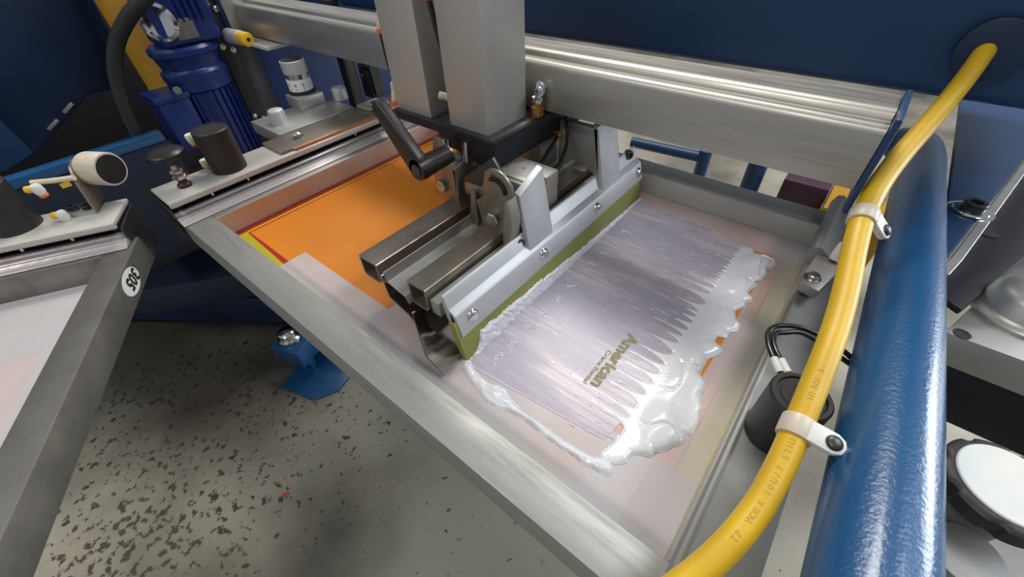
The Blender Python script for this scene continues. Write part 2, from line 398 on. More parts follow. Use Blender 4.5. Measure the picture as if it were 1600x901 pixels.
# lettering burnt in the stencil: reads towards the near rail
zt = ZM + 1.1
Mt = axes((-104.5, 326, zt), (0, -1, 0), (1, 0, 0))
b1 = text_bm('American', 18.5, Mt, extrude=.03, offset=.8, sx=1.0)
xs = [v.co.y for v in b1.verts]; k = 89.0 / (max(xs) - min(xs)); b1.free()
b1 = text_bm('American', 18.5, Mt, extrude=.03, offset=.8, sx=k)
obj('lettering', b1, M['letters'], main, label='khaki lettering reading American')
Mt = axes((-112, 290, zt), (0, -1, 0), (1, 0, 0))
b1 = text_bm('Crane Rental', 7.2, Mt, extrude=.03, offset=.18)
xs = [v.co.y for v in b1.verts]; k = 54.0 / (max(xs) - min(xs)); b1.free()
b1 = text_bm('Crane Rental', 7.2, Mt, extrude=.03, offset=.18, sx=k)
obj('lettering', b1, M['letters'], main, label='small khaki lettering reading Crane Rental')
# pale rub marks on top of the near rail
# ---- neighbour screen, turned with the carousel
TH = math.radians(-29.5)
T305 = Matrix.Translation((-740, 25, 0)) @ Matrix.Rotation(TH, 4, 'Z')
CT = T305
side = thing('printing_screen', 'aluminium-framed printing screen with a 305 sticker at the far left', 'printing screen', (-740, 25, -40))
rail_frame(side, -14, 800, -560, 0, 37.5, ('alu_side', 'alu_side'))
bm = BM(); flat(bm, [(20, -525), (770, -525), (770, -35), (20, -35)], ZM - .2); obj('stretched_mesh', bm, M['mesh'], side)
bm = BM(); flat(bm, [(60, -500), (740, -500), (740, -60), (60, -60)], ZM); obj('stencil_emulsion', bm, M['emul'], side)
m305 = overlay('hazy_pink_tape', (.62, .52, .50), .88, .28, scale=12, amin=.80)
for pts, z, lb in (([(24, -522), (762, -522), (762, -38), (24, -38)], .2, 'hazy pink tape over the whole stencil'),
                   ([(24, -522), (150, -522), (150, -38), (24, -38)], .35, 'white tape along the clamped end'),
                   ([(150, -86), (762, -74), (762, -38), (150, -38)], .35, 'white tape along the numbered rail')):
    bm = BM(); flat(bm, pts, ZM + z); obj('tape_strip', bm, m305 if z < .3 else M['tape'], side, label=lb)
# oval sticker with number on the outer face
st = BM()
for k in range(1):
    cyl(st, (0, 0, 0), (0, 0, .3), 1, n=40)
st.transform(Matrix.Translation((73, 0.05, -17.5)) @ Matrix.Rotation(math.radians(-90), 4, 'X') @ Matrix.Diagonal((27, 15.5, 1, 1)))
stick = obj('number_sticker', st, M['white'], side, label='white oval sticker')
Mt = axes((50, .55, -12.5), (1, 0, 0), (0, 0, -1))
b1 = text_bm('305', 24, Mt, extrude=.05, offset=.9, sx=1.0)
b1.transform(Matrix.Translation((0, 0, 2.5)))
obj('lettering', b1, M['print'], stick, label='black digits 305')
CT = Matrix.Identity(4)

# ================================================================ INK (relief meshes)
import numpy as np
def seg_dist(X, Y, poly, closed=True):
    D = np.full(X.shape, 1e9); n = len(poly)
    for i in range(n if closed else n - 1):
        ax, ay = poly[i]; bx, by = poly[(i + 1) % n]
        dx, dy = bx - ax, by - ay; L = dx * dx + dy * dy + 1e-9
        t = np.clip(((X - ax) * dx + (Y - ay) * dy) / L, 0, 1)
        D = np.minimum(D, np.hypot(X - ax - t * dx, Y - ay - t * dy))
    return D
def inside(X, Y, poly):
    I = np.zeros(X.shape, bool); n = len(poly); j = n - 1
    for i in range(n):
        xi, yi = poly[i]; xj, yj = poly[j]
        if yi != yj:
            c = ((yi > Y) != (yj > Y)) & (X < (xj - xi) * (Y - yi) / (yj - yi) + xi)
            I ^= c
        j = i
    return I
def vnoise(X, Y, s, seed=0):
    """value noise on a lattice of s mm"""
    rng = np.random.RandomState(seed); G = rng.rand(128, 128)
    x = X / s; y = Y / s; xi = np.floor(x).astype(int); yi = np.floor(y).astype(int); fx = x - xi; fy = y - yi
    fx = fx * fx * (3 - 2 * fx); fy = fy * fy * (3 - 2 * fy)
    g = lambda a, b: G[a % 128, b % 128]
    return (g(xi, yi) * (1 - fx) + g(xi + 1, yi) * fx) * (1 - fy) + (g(xi, yi + 1) * (1 - fx) + g(xi + 1, yi + 1) * fx) * fy
def relief(X, Y, Hh, z0, mp=None):
    """grid heightfield, faces kept where any height > 0; mp maps (a, b, h) to xyz"""
    ny, nx = X.shape; b = bmesh.new(); vid = {}
    keep = Hh > 0
    def V(i, j):
        k = (i, j)
        if k not in vid:
            h = max(0.0, float(Hh[i, j]))
            vid[k] = b.verts.new(mp(float(X[i, j]), float(Y[i, j]), h) if mp else (float(X[i, j]), float(Y[i, j]), z0 + h))
        return vid[k]
    kk = keep[:-1, :-1] | keep[1:, :-1] | keep[:-1, 1:] | keep[1:, 1:]
    for i, j in zip(*np.nonzero(kk)):
        i = int(i); j = int(j)
        b.faces.new((V(i, j), V(i, j + 1), V(i + 1, j + 1), V(i + 1, j)))
    return b
pile = [(-53, 569), (-51, 572), (-44, 574), (-38, 571), (-35, 564), (-21, 567), (-9, 565), (-4, 557), (-5, 551), (-10, 540), (-8, 528), (-11, 514), (-17, 506), (-12, 499), (-16, 486), (-16, 476), (-9, 470), (-7, 465), (-14, 458), (-12, 452), (-20, 436), (-14, 422), (-6, 417), (-7, 407), (-14, 399), (-13, 388), (-22, 384), (-23, 374), (-13, 370), (-10, 363), (-14, 355), (-20, 345), (-18, 335), (-19, 320), (-9, 312), (-7, 302), (-8, 293), (-2, 280), (-2, 274), (2, 262), (1, 250), (-2, 244), (-1, 235), (-7, 227), (-11, 219), (-18, 211), (-18, 205), (-28, 201), (-34, 197), (-35, 186), (-40, 180), (-45, 178), (-52, 175), (-57, 178), (-53, 195), (-51, 215), (-53, 240), (-53, 400)]
gx = np.arange(-240, 8, 1.0); gy = np.arange(160, 580, 1.0); X, Y = np.meshgrid(gx, gy)
D = seg_dist(X, Y, pile); I = inside(X, Y, pile)
s = np.clip((X + 52) / 26, 0, 1); s = s * s * (3 - 2 * s)
n1 = vnoise(X + Y * .35, Y, 30, 1); n2 = vnoise(X, Y, 9, 2); n3 = vnoise(X, Y, 3.2, 3)
crease = np.abs(vnoise(X + .5 * Y, Y * .6, 26, 5) - .5) * 2
Hp = np.where(I, 1.3 * (1 - np.exp(-D / 1.5)) + s * (1 - np.exp(-D / 5.0)) * (4.4 + 7.0 * (n1 - .4) + 1.0 * (n2 - .5)) + .15 * (n3 - .5) * s - 2.4 * s * np.exp(-(crease / .07) ** 2) * (D > 3), 0)
Hp = np.where(I, np.maximum(Hp, .5 * np.minimum(1, D / 1.0)), 0)
cusps = [(222, -120), (235, -156), (254, -97), (271, -103), (287, -100), (303, -112), (318, -94), (340, -88), (355, -78), (367, -138), (381, -88), (394, -80), (405, -72), (417, -98), (440, -158), (456, -128), (469, -112), (476, -72), (482, -64), (489, -74), (495, -62), (503, -60), (512, -62), (519, -58), (528, -58), (537, -57), (549, -57)]
for i, (yc, xs_) in enumerate(cusps):
    sp = ((cusps[i + 1][0] if i + 1 < len(cusps) else yc + 12) - (cusps[i - 1][0] if i else yc - 14)) / 4.0
    S = min(sp * 3.9, 52); L = -53 - xs_
    sl = (-52 - X)
    yy = Y - yc - sl * .03
    hw = np.where(sl < S, (sp + .4) * (1 - np.sqrt(np.clip(1 - (1 - np.clip(sl, 0, S) / S) ** 2, 0, 1))), 0) + .62 * np.clip(1 - sl / L, 0, 1) * (.6 + .8 * vnoise(X, Y * 0 + yc, 5, 11))
    f = hw - np.abs(yy)
    f = np.where((sl >= -2) & (sl < L), f, -1)
    Hp = np.maximum(Hp, np.where(f > 0, np.minimum(.75, f * .9), 0))
bm = relief(X, Y, Hp, ZM + .9)
obj('ink_pile', bm, M['ink'], label='thick glossy pile of white ink lying at the right end of the orange stencil', cat='ink', smooth=True, angle=80)
# thin scattered streaks dragged along the stroke
rng = random.Random(4); bm = BM()
for k in range(230):
    y = rng.uniform(185, 585); x = rng.uniform(-222, -70); L = rng.choice((2, 3, 5, 8, 14)) * rng.uniform(.6, 1.4)
    if rng.random() < .45: x = rng.uniform(-110, -60)
    tube(bm, [(x, y, ZM + 1.0), (x + L / 2, y + rng.uniform(-.3, .3), ZM + 1.15), (x + L, y + rng.uniform(-.4, .2), ZM + 1.0)], lambda t: .42 * (1 - abs(2 * t - 1)) + .10, n=6, k=2)
# little fans left by the blade
for yb in (196, 203, 211, 225, 232, 262, 268, 290, 297, 322, 328, 352, 380, 392, 410, 440, 470, 505):
    for q in range(5):
        a = rng.uniform(-1.0, 1.0); x = -211 + rng.uniform(0, 8)
        tube(bm, [(x, yb, ZM + 1.0), (x + 5 * math.cos(a), yb + 5 * math.sin(a), ZM + 1.2), (x + 10 * math.cos(a) - 2, yb + 9 * math.sin(a), ZM + 1.0)], lambda t: .8 * (1 - t) + .1, n=5, k=2)
obj('ink_streaks', bm, M['ink'], label='scattered thin white ink streaks between squeegee and ink pile', cat='ink', kind='stuff')
ridge = [(-234, 178), (-230, 171), (-221, 167), (-211, 163), (-200, 161), (-190, 158), (-178, 155), (-167, 156), (-155, 160), (-137, 163), (-120, 162), (-96, 161), (-78, 162), (-66, 161), (-54, 163), (-45, 164), (-40, 167), (-40, 172), (-44, 177), (-51, 178), (-62, 172), (-80, 170), (-96, 169), (-118, 170), (-141, 169), (-156, 172), (-170, 178), (-180, 178), (-190, 174), (-203, 174), (-216, 177), (-228, 184)]
gx = np.arange(-238, -36, .7); gy = np.arange(152, 188, .7); X, Y = np.meshgrid(gx, gy)
D = seg_dist(X, Y, ridge); I = inside(X, Y, ridge)
n1 = vnoise(X, Y, 9, 21); n2 = vnoise(X * .3, Y, 2.2, 22); n3 = vnoise(X, Y, 30, 23)
bm = relief(X, Y, np.where(I, (1 - np.exp(-D / 2.4)) * (2.2 + 3.2 * n1 + 1.6 * n2 * n3), 0), ZM + .7)
obj('ink_ridge', bm, M['ink'], label='narrow white ink ridge trailing from squeegee end along the near rail', cat='ink', angle=80)

# ================================================================ SQUEEGEE
sn, cs = math.sin(math.radians(12)), math.cos(math.radians(12))
def SQ(v, w): return (-229 + v * cs - w * sn, -35.2 + v * sn + w * cs)
sq = thing('squeegee', 'olive squeegee blade in a bolted aluminium holder pressing on the screen', 'squeegee', (-229, 180, -36))
bm = BM(); prism(bm, [SQ(0, 0), SQ(0, 55), SQ(-9, 55), SQ(-9, 3), SQ(-7, 0)], 'y', 180, 603, r=.3); obj('blade', bm, M['urethane'], sq)
hold = [SQ(1.2, 33), SQ(2.5, 38), SQ(1, 62), SQ(-1, 65), SQ(-6.5, 70), SQ(-8, 84), SQ(-9.5, 88), SQ(-12, 88), SQ(-14, 82), SQ(-15, 64), SQ(-14, 40), SQ(-11, 33)]
bm = BM(); prism(bm, hold, 'y', 184, 607, r=.8)
obj('blade_holder', bm, M['anod_lt'], sq)
bm = BM(); prism(bm, [SQ(-1, 36), SQ(-2.5, 56), SQ(-5, 66), SQ(-7, 56), SQ(-6, 36)], 'y', 183.2, 184.5); obj('holder_slot', bm, M['holebl'], sq, label='dark open end of the blade slot')
for y in (206, 338, 468, 595):
    p = SQ(1.6, 50); bm = BM(); button(bm, (p[0], y, p[1]), (cs, 0, sn), 8.0, 4.2); bo = obj('bolt', bm, M['chrome'], sq)
# wrinkled ink clinging to the blade
top = [(190, 0), (196, 2), (201, 6), (205, 12), (210, 24), (216, 21), (224, 24), (236, 20.5), (262, 21), (285, 18), (310, 18.5), (345, 15), (380, 13), (400, 10), (440, 8), (490, 5.5), (540, 4), (603, 2.5)]
gy = np.arange(184, 603, .9); gw = np.arange(-1.5, 28, .7); Y, W = np.meshgrid(gy, gw)
tw = np.interp(Y, [p[0] for p in top], [p[1] for p in top]) + 2.0 * (vnoise(Y, W * 0, 5, 31) - .5) + 1.2 * (vnoise(Y, W * 0, 2.0, 32) - .5)
e = tw - W
wr = np.abs(vnoise(Y + .8 * W, W * .35, 7, 33) - .5) * 2
Hs = np.where(e > 0, np.minimum(1, e / 1.5) * (1.2 + 3.0 * wr * np.clip((300 - Y) / 100 + .5, .35, 1) + 1.0 * vnoise(Y, W * .5, 2.4, 34)), 0)
def mpS(y, w, h):
    x, z = SQ(.15 + h, max(w, -.5)); return (x, y, z)
bm = relief(Y, W, Hs, 0, mpS)
obj('ink_smear', bm, M['ink'], label='wrinkled white ink skin stuck along the face of the squeegee blade', cat='ink', angle=80)

# ================================================================ FLOOD BAR
fb = thing('flood_bar', 'polished steel flood bar hanging behind the squeegee', 'flood bar', (-310, 170, -33))
bm = BM(); sheet(bm, [(-346, 38), (-342, 6), (-310, -6), (-286, -33)], 'y', 172, 600, 2.0); obj('blade', bm, M['polished'], fb)
b = BM()
A = [Vector(p) for p in ((-309, 175, -2), (-262, 150, -20), (-233, 148, -31), (-240, 184, -31), (-290, 180, -20), (-302, 186, -2))]
vs = [b.verts.new(p) for p in A] + [b.verts.new(p + Vector((1.2, .6, 1.6))) for p in A]
n = len(A); b.faces.new(vs[:n]); b.faces.new(vs[n:][::-1])
for i in range(n): b.faces.new((vs[i], vs[(i + 1) % n], vs[n + (i + 1) % n], vs[n + i]))
obj('end_wing', b, M['polished'], fb, label='angled polished wing at the near end')
bm = BM(); sheet(bm, [(-346, 40), (-343, 26), (-314, 20), (-310, 10)], 'y', 176, 600, 2.0); obj('back_plate', bm, M['graymid'], fb)

# ================================================================ PRINT CARRIAGE
cr = thing('print_carriage', 'grey twin-post print carriage with black base plate holding the squeegee', 'print head', (-420, 420, 96))
for (x0, x1) in ((-409, -343), (-516, -445)):
    bm = BM(); box(bm, x0, x1, 364, 441, 130.2, 520, r=1.6); obj('post', bm, M['post'], cr)
bm = BM(); prism(bm, [(-516, 130), (-516, 121), (-424, 121), (-419, 110), (-404, 106), (-372, 101), (-345, 93), (-328, 92), (-325, 95), (-325, 130)], 'y', 353, 560, r=1.5)
obj('base_plate', bm, M['blackplate'], cr)
bm = BM(); prism(bm, [(-516, 130), (-328, 130), (-328, 131.2), (-516, 131.2)], 'y', 355, 558, r=.4); obj('gasket', bm, M['darksteel'], cr)
def square_tube(x0, x1, z0, z1, y0, y1, t=2.6, c=4.5):
    out = [(x0, z1 - .5), (x0 + 1, z1), (x1 - 1, z1), (x1, z1 - 1), (x1, z0 + c), (x1 - c, z0), (x0 + c, z0), (x0, z0 + c)]
    inn = [(x0 + t, z1 - t), (x0 + t, z1 - t), (x1 - t, z1 - t), (x1 - t, z1 - t), (x1 - t, z0 + c), (x1 - c, z0 + t), (x0 + c, z0 + t), (x0 + t, z0 + c)]
    b = bmesh.new(); R = [[b.verts.new((p[0], y, p[1])) for p in poly] for poly in (out, inn) for y in (y0, y1)]
    n = len(out)
    for i in range(n):
        j = (i + 1) % n
        b.faces.new((R[0][i], R[0][j], R[1][j], R[1][i])); b.faces.new((R[2][i], R[3][i], R[3][j], R[2][j]))
        b.faces.new((R[0][i], R[2][i], R[2][j], R[0][j])); b.faces.new((R[1][i], R[1][j], R[3][j], R[3][i]))
    bmesh.ops.remove_doubles(b, verts=b.verts, dist=.01)
    return b
obj('square_tube', square_tube(-399, -365, 7, 38, 180, 600), M['steel'], cr, label='open square steel tube over the flood bar')
obj('square_tube', square_tube(-308, -279, 13, 46, 180, 600), M['steel'], cr, label='open square steel tube over the squeegee')
bm = BM(); box(bm, -276, -263, 182, 602, 14, 34, r=1); obj('rail', bm, M['anod'], cr, label='thin aluminium rail behind the squeegee holder')
# aluminium lifting blocks
for (y0, y1, zt0, zt1, web) in ((318, 366, 99, 113, (352, 366)), (492, 543, 117, 121, (492, 503))):
    # front plate: quadrilateral with sloping top edge, leaning with the squeegee
    b = bmesh.new(); fr_ = []
    for (y, z) in ((y0, 10), (y1, 14), (y1, zt1), (y0, zt0)):
        xf = -240 - (z - 10) * .21; fr_.append((b.verts.new((xf, y, z)), b.verts.new((xf - 8, y, z + 2))))
    F_ = [q[0] for q in fr_]; K_ = [q[1] for q in fr_]; b.faces.new(F_); b.faces.new(K_[::-1])
    for i in range(4): b.faces.new((F_[i], F_[(i + 1) % 4], K_[(i + 1) % 4], K_[i]))
    bmesh.ops.recalc_face_normals(b, faces=b.faces); bev(b, .8, 2); lb = obj('lifting_block', b, M['anod_lt'], cr)
    bm = BM(); prism(bm, [(-324, zt0 - 3), (-263, zt0 - 3), (-250, 24), (-256, 30), (-264, 50), (-275, 52), (-275, 60), (-310, 60), (-310, 50), (-324, 50)], 'y', web[0], web[1], r=.8); obj('web', bm, M['anod'], lb)
for (x, y) in ((-400, 378),):
    bm = BM(); cyl(bm, (x, y, 40), (x, y, 78), 21, r=1); obj('air_cylinder', bm, M['anod'], cr)
    bm = BM(); lathe(bm, [(23, 0), (23, 5), (22, 6.5), (4, 6.8), (3, 4.5), (0, 4.5)], (x, y, 78)); obj('cylinder_cap', bm, M['anod_lt'], cr)
bm = BM(); box(bm, -328, -264, 346, 404, 48, 94, r=2); obj('air_cylinder', bm, M['graymid'], cr)
bm = BM(); lathe(bm, [(20, 0), (20, 1.6), (18, 2.4), (3, 2.6), (2, 1), (0, 1)], (-299, 376, 94)); obj('cylinder_cap', bm, M['greybar'], cr)
bm = BM(); box(bm, -372, -330, 455, 520, 30, 100, r=2); obj('air_cylinder', bm, M['anod'], cr)
# steel bracket with bolts (flood side)
bm = BM(); prism(bm, [(-418, 46), (-388, 30), (-376, 30), (-372, 92), (-380, 106), (-388, 128), (-404, 128), (-414, 92)], 'y', 328, 332, r=.5); obj('bracket', bm, M['steel'], cr)
bm = BM(); prism(bm, [(328, 30), (328, 92), (352, 100), (372, 90), (368, 20), (340, 14)], 'x', -376, -372, r=.5); obj('bracket', bm, M['steel'], cr)
bm = BM(); hexbolt(bm, (-400, 328, 62), (0, -1, 0), 9, 6); obj('bolt', bm, M['zinc'], cr)
bm = BM(); capscrew(bm, (-372, 346, 56), (1, 0, 0), 8, 5); obj('bolt', bm, M['darksteel'], cr)
bm = BM(); hexbolt(bm, (-371, 352, 28), (1, -.2, 0), 8.5, 7); obj('bolt', bm, M['zinc'], cr)
bm = BM(); capscrew(bm, (-364, 350.5, 28), (1, -.2, 0), 4.5, 5); obj('bolt', bm, M['black'], cr)
# squeegee side bracket with arc scale
arc = [(-311, 46), (-274, 42), (-268, 60), (-262, 100)]
for k in range(9):
    a = math.radians(-5 + k * 17); arc.append((-284 + 24 * math.cos(a), 104 + 24 * math.sin(a)))
arc += [(-306, 98), (-300, 92), (-318, 78)]
bm = BM(); prism(bm, arc, 'y', 308, 312, r=.5); br = obj('bracket', bm, M['steel'], cr, label='steel bracket with curved angle scale')
bm = BM()
pts = [(-284 + 14 * math.cos(math.radians(a)), 306.6, 103 + 14 * math.sin(math.radians(a))) for a in range(0, 130, 12)]
tube(bm, pts, 2.6, n=8, k=3); obj('slot', bm, M['holebl'], br, label='curved slot')
Mt = axes((-292, 307.9, 119.0), (1, 0, -.35), (.35, 0, 1))
obj('lettering', text_bm('20 30', 7, Mt, extrude=.1, offset=.05), M['holebl'], br, label='stamped digits 20 and 30')
bm = BM(); hexbolt(bm, (-289, 308, 64), (0, -1, 0), 9.5, 8); obj('bolt', bm, M['zinc'], cr)
bm = BM(); prism(bm, [(-266, 98), (-262, 100), (-256, 74), (-262, 24), (-270, 22), (-272, 46)], 'y', 300, 317, r=.6); obj('bracket', bm, M['graymid'], cr, label='bent steel flange')
bm = BM(); capscrew(bm, (-261, 312, 38), (1, -.25, .1), 7, 9); obj('bolt', bm, M['darksteel'], cr)
bm = BM(); capscrew(bm, (-258, 585, 44), (1, -.25, .1), 7, 9); obj('bolt', bm, M['darksteel'], cr)
# dark link plates between both brackets
bm = BM(); box(bm, -44, 44, -2.5, 2.5, -17, 17, r=1, M=Matrix.Translation((-335, 336, 84)) @ Matrix.Rotation(math.radians(-38), 4, 'Y')); obj('link_arm', bm, M['darksteel'], cr)
bm = BM(); box(bm, -360, -318, 330, 352, 62, 80, r=2); obj('link_block', bm, M['steel'], cr)
bm = BM(); prism(bm, [(-352, 20), (-340, 78), (-334, 78), (-334, 14)], 'y', 322, 326, r=.4); obj('link_arm', bm, M['steel'], cr)
for (x, y) in ((-398, 345), (-372, 352)):
    bm = BM(); cyl(bm, (x, y, 95), (x, y, 122), 4.5); obj('guide_rod', bm, M['chrome'], cr)
# clamping lever
bm = BM(); lathe(bm, [(13, 0), (14, 8), (13, 22), (12.4, 30), (12, 52)], (-381, 276, 112), (0, 1, 0)); hub = obj('lever_hub', bm, M['lever'], cr)
bm = BM(); cyl(bm, (-381, 274.6, 112), (-381, 276.5, 112), 7.5); obj('end_screw', bm, M['darksteel'], cr)
bm = BM(); cyl(bm, (-381, 325.5, 112), (-381, 327.8, 112), 13); obj('washer', bm, M['steel_lt'], cr)
bm = BM(); prism(bm, [(-394, 104), (-371, 115), (-374, 127), (-427, 179), (-436, 182), (-443, 175), (-441, 165)], 'y', 276, 290, r=3, seg=3); obj('lever_arm', bm, M['lever'], cr)
# air fittings on the posts
def air_fit(name, p, q, parent, collar=True):
    p = Vector(p); q = Vector(q); d = (q - p).normalized(); L = (q - p).length
    bm = BM(); lathe(bm, [(4.6, 0), (5.2, 2), (5.2, L * .35), (4.0, L * .42), (4.6, L * .5), (5.0, L * .95), (4.2, L)], p, d, n=14); a = obj(name, bm, M['cream'], parent)
    if collar: bm = BM(); lathe(bm, [(4.2, 0), (5.4, 1), (5.4, 4), (4.2, 5)], q, d, n=14); obj('collar', bm, M['orangeplastic'], a)
    return a
air_fit('air_fitting', (-521, 376, 252), (-523, 370, 226), cr)
bm = BM(); tube(bm, [(-523, 369, 224), (-521, 368, 205), (-517, 367, 180), (-512, 368, 160)], 2.6); obj('air_hose', bm, M['cable'], cr)
air_fit('air_fitting', (-436, 385, 295), (-434, 380, 266), cr)
bm = BM(); tube(bm, [(-434, 380, 266), (-428, 380, 235), (-422, 382, 205), (-414, 388, 180), (-410, 394, 168)], 3.2); obj('air_hose', bm, M['cable'], cr)
air_fit('air_fitting', (-414, 376, 160), (-427, 368, 163), cr, collar=False)
air_fit('air_fitting', (-522, 372, 162), (-521, 366, 138), cr)
bm = BM(); lathe(bm, [(9, 0), (9, 12), (7, 13), (7, 17)], (-333, 450, 131), n=6); f1 = obj('brass_fitting', bm, M['brass'], cr)
bm = BM(); lathe(bm, [(5, 0), (7.5, 2), (7.5, 7), (5, 8), (5, 12), (7, 13), (7, 17), (4.5, 19)], (-333, 450, 148), (.3, 0, .9), n=12); obj('brass_fitting', bm, M['chrome'], cr, label='small chrome air fitting')
bm = BM(); lathe(bm, [(4, 0), (6.5, 1), (6.5, 8), (4, 9), (3, 9.2), (3, 5), (0, 5)], (-328, 447, 166), (.7, -.35, .6), n=12); obj('brass_fitting', bm, M['chrome'], cr, label='small chrome air fitting')
bm = BM(); tube(bm, [(-330, 446, 62), (-322, 412, 66), (-306, 418, 80), (-318, 462, 84), (-328, 500, 92)], 2.8, k=8); obj('air_hose', bm, M['cable'], cr)
bm = BM(); tube(bm, [(-270, 372, 90), (-276, 410, 84), (-286, 445, 86), (-296, 470, 98), (-310, 488, 118), (-318, 492, 128)], 2.6, k=8); obj('air_hose', bm, M['cable'], cr)
bm = BM(); lathe(bm, [(5, 0), (6, 2), (6, 10), (5, 12)], (-266, 363, 92), (.0, 1, -.15), n=12); obj('brass_fitting', bm, M['brass'], cr, label='brass elbow')
bm = BM(); lathe(bm, [(6, 0), (6, 8), (4, 10)], (-326, 488, 96), (1, 0, 0), n=12); obj('brass_fitting', bm, M['brass'], cr, label='brass elbow with red collar')

# ================================================================ PRINT BEAM
be = thing('print_beam', 'long extruded aluminium beam crossing behind the grey posts', 'beam', (-580, 461, 135))
bm = BM(); prism(bm, [(461, 135), (460.4, 160), (461, 185), (463, 190), (467, 192.5), (474, 192.5), (476, 190.5), (486, 190.5), (488, 196), (492, 198), (500, 198), (502, 196.5), (540, 196.5), (540, 135)], 'x', -1178, 24, r=.35, seg=1)
obj('extrusion', bm, M['beam'], be)
bm = BM(); box(bm, -1186, -1178, 439, 560, 128, 330, r=1); obj('end_plate', bm, M['anod'], be, label='grey end plate at the far left')
bm = BM(); prism(bm, [(-1178, 131), (-1178, 125), (-1020, 125), (-1020, 131)], 'y', 430, 480, r=.5); obj('gusset', bm, M['whitebar'], be)
bm = BM(); box(bm, -900, -870, 470, 500, 0, 1); bm.free()
bm = BM(); box(bm, 24.5, 30, 456, 541, 112, 202, r=2); obj('end_plate', bm, M['bluepanel'], be, label='dark blue end plate by the yellow hose')

# ================================================================ SCREEN CLAMPS
def clamp(label, L, extra):
    root = thing('screen_clamp', label, 'clamp', tuple((CT @ Vector((-36, 0, -40)))))
    bm = BM(); box(bm, -73, -1, 0, L, 29, 35, r=1.2); obj('clamp_bar', bm, M['whitebar'], root, label='off-white painted bar')
    bm = BM(); box(bm, -6, 0, 0, L, 25, 34.8, r=2.2, seg=3); obj('front_lip', bm, M['whitebar'], root)
    bm = BM(); prism(bm, [(-70, 29), (-14, 29), (-14, 26), (-26, 24), (-26, 2), (-26, -30), (-70, -30)], 'y', 1, L - 1, r=.6); obj('channel', bm, M['darksteel'], root)
    bm = BM(); prism(bm, [(-72, 28), (-4, 24), (-2, 10), (-14, -8), (-30, -44), (-62, -38)], 'y', -3.5, -.5, r=.6); obj('end_plate', bm, M['darksteel'], root)
    bm = BM(); prism(bm, [(-24, 1), (-24, 8), (-15, 13), (-12, 13.6), (-9, 12.5), (-7, 9.5), (0, 8.6), (2, 7), (4, 7), (8, 3.4), (12, 2.4), (14.5, 1)], 'y', -1, L, r=.5); obj('profile', bm, M['profile'], root, label='ridged aluminium gripping profile')
    for w in (60, 118, 330):
        if w < L:
            bm = BM(); cyl(bm, (-10, w, 18), (-10, w, 29), 2.2, n=12); obj('stud', bm, M['chrome'], root)
    for (w, u, h, r) in extra:
        bm = BM(); lathe(bm, [(r, 0), (r, h - 2), (r - 2, h), (r - 5, h), (r - 5.5, h - 1.2), (r - 8, h - 1.2), (r - 8.5, h - .4), (0, h - .4)], (u, w, 35), n=44)
        obj('air_cylinder', bm, M['rubber'], root, label='black air cylinder')
    return root
CT = Matrix.Translation((-732, 84, 0))
c1 = clamp('off-white clamp bar with black knob at the left end of the orange screen', 540, [(109, -39, 66, 26)])
CT = Matrix.Identity(4)
# knob with chrome stud
kx, ky = -770, 123
bm = BM(); lathe(bm, [(10, 0), (10, 4), (6, 7), (6, 13)], (kx, ky, 35)); kn = obj('knob_stud', bm, M['rubber'], c1)
bm = BM(); lathe(bm, [(8, 0), (10.5, 1.5), (10.5, 6), (8, 7.5)], (kx, ky, 47), n=6); lathe(bm, [(7, 0), (9, 1.5), (9, 5), (7, 6.5)], (kx, ky, 56), n=6); cyl(bm, (kx, ky, 48), (kx, ky, 72), 4.5); obj('lock_nut', bm, M['steel_lt'], c1)
bm = BM(); lathe(bm, [(9, 0), (11, 4), (13, 9), (21, 11), (24.5, 13), (25, 18), (23, 20.5), (14, 23), (0, 24)], (kx, ky, 71), n=64, wob=lambda i, r: 1.02 if (i % 2 and 24 < r) else 1.0); obj('knob', bm, M['black'], c1, label='round black knurled knob')
def elbow(p, d, parent, col='nylonw'):
    p = Vector(p); d = Vector(d).normalized()
    bm = BM(); lathe(bm, [(4.5, 0), (5, 1), (5, 9), (4, 10)], p, d, n=12); a = obj('air_fitting', bm, M['amber'], parent, label='amber and white air fitting')
    q = p + d * 12
    bm = BM(); lathe(bm, [(5.5, -5), (6.5, -3), (6.5, 5), (5, 9)], q, (0, .1, -1), n=14); obj('fitting_body', bm, M[col], a)
    bm = BM(); lathe(bm, [(4.5, 0), (5.5, 1), (5.5, 3), (4.5, 4)], q + Vector((0, .9, -9)), (0, .1, -1), n=14); obj('collar', bm, M['orangeplastic'], a)
elbow((-790, 177, 88), (-.72, -.55, 0), c1); elbow((-790, 177, 46), (-.72, -.55, 0), c1)
# steel strap and bolts on the bar
bm = BM(); box(bm, -808, -741, 268, 560, 36.5, 39.5, r=.6); sheet(bm, [(-741, 39), (-739, 30)], 'y', 290, 560, 2); strap = obj('steel_strap', bm, M['steel'], c1, label='dull steel strap bolted on the bar')
bm = BM(); box(bm, -739, -735, 292, 556, 32, 39, r=.5); obj('ink_edge', bm, M['orangeedge'], c1, label='ink-stained orange strip')
for (x, y) in ((-775, 320), (-780, 496)):
    bm = BM(); lathe(bm, [(11, 0), (11, 1.5), (8, 1.6)], (x, y, 39.5), n=24); hexbolt(bm, (x, y, 41), (0, 0, 1), 9, 7, dome=2); obj('bolt', bm, M['chrome'], strap)
bm = BM(); box(bm, -806, -762, 470, 522, 39.5, 46, r=3); obj('cam_plate', bm, M['anod'], strap)

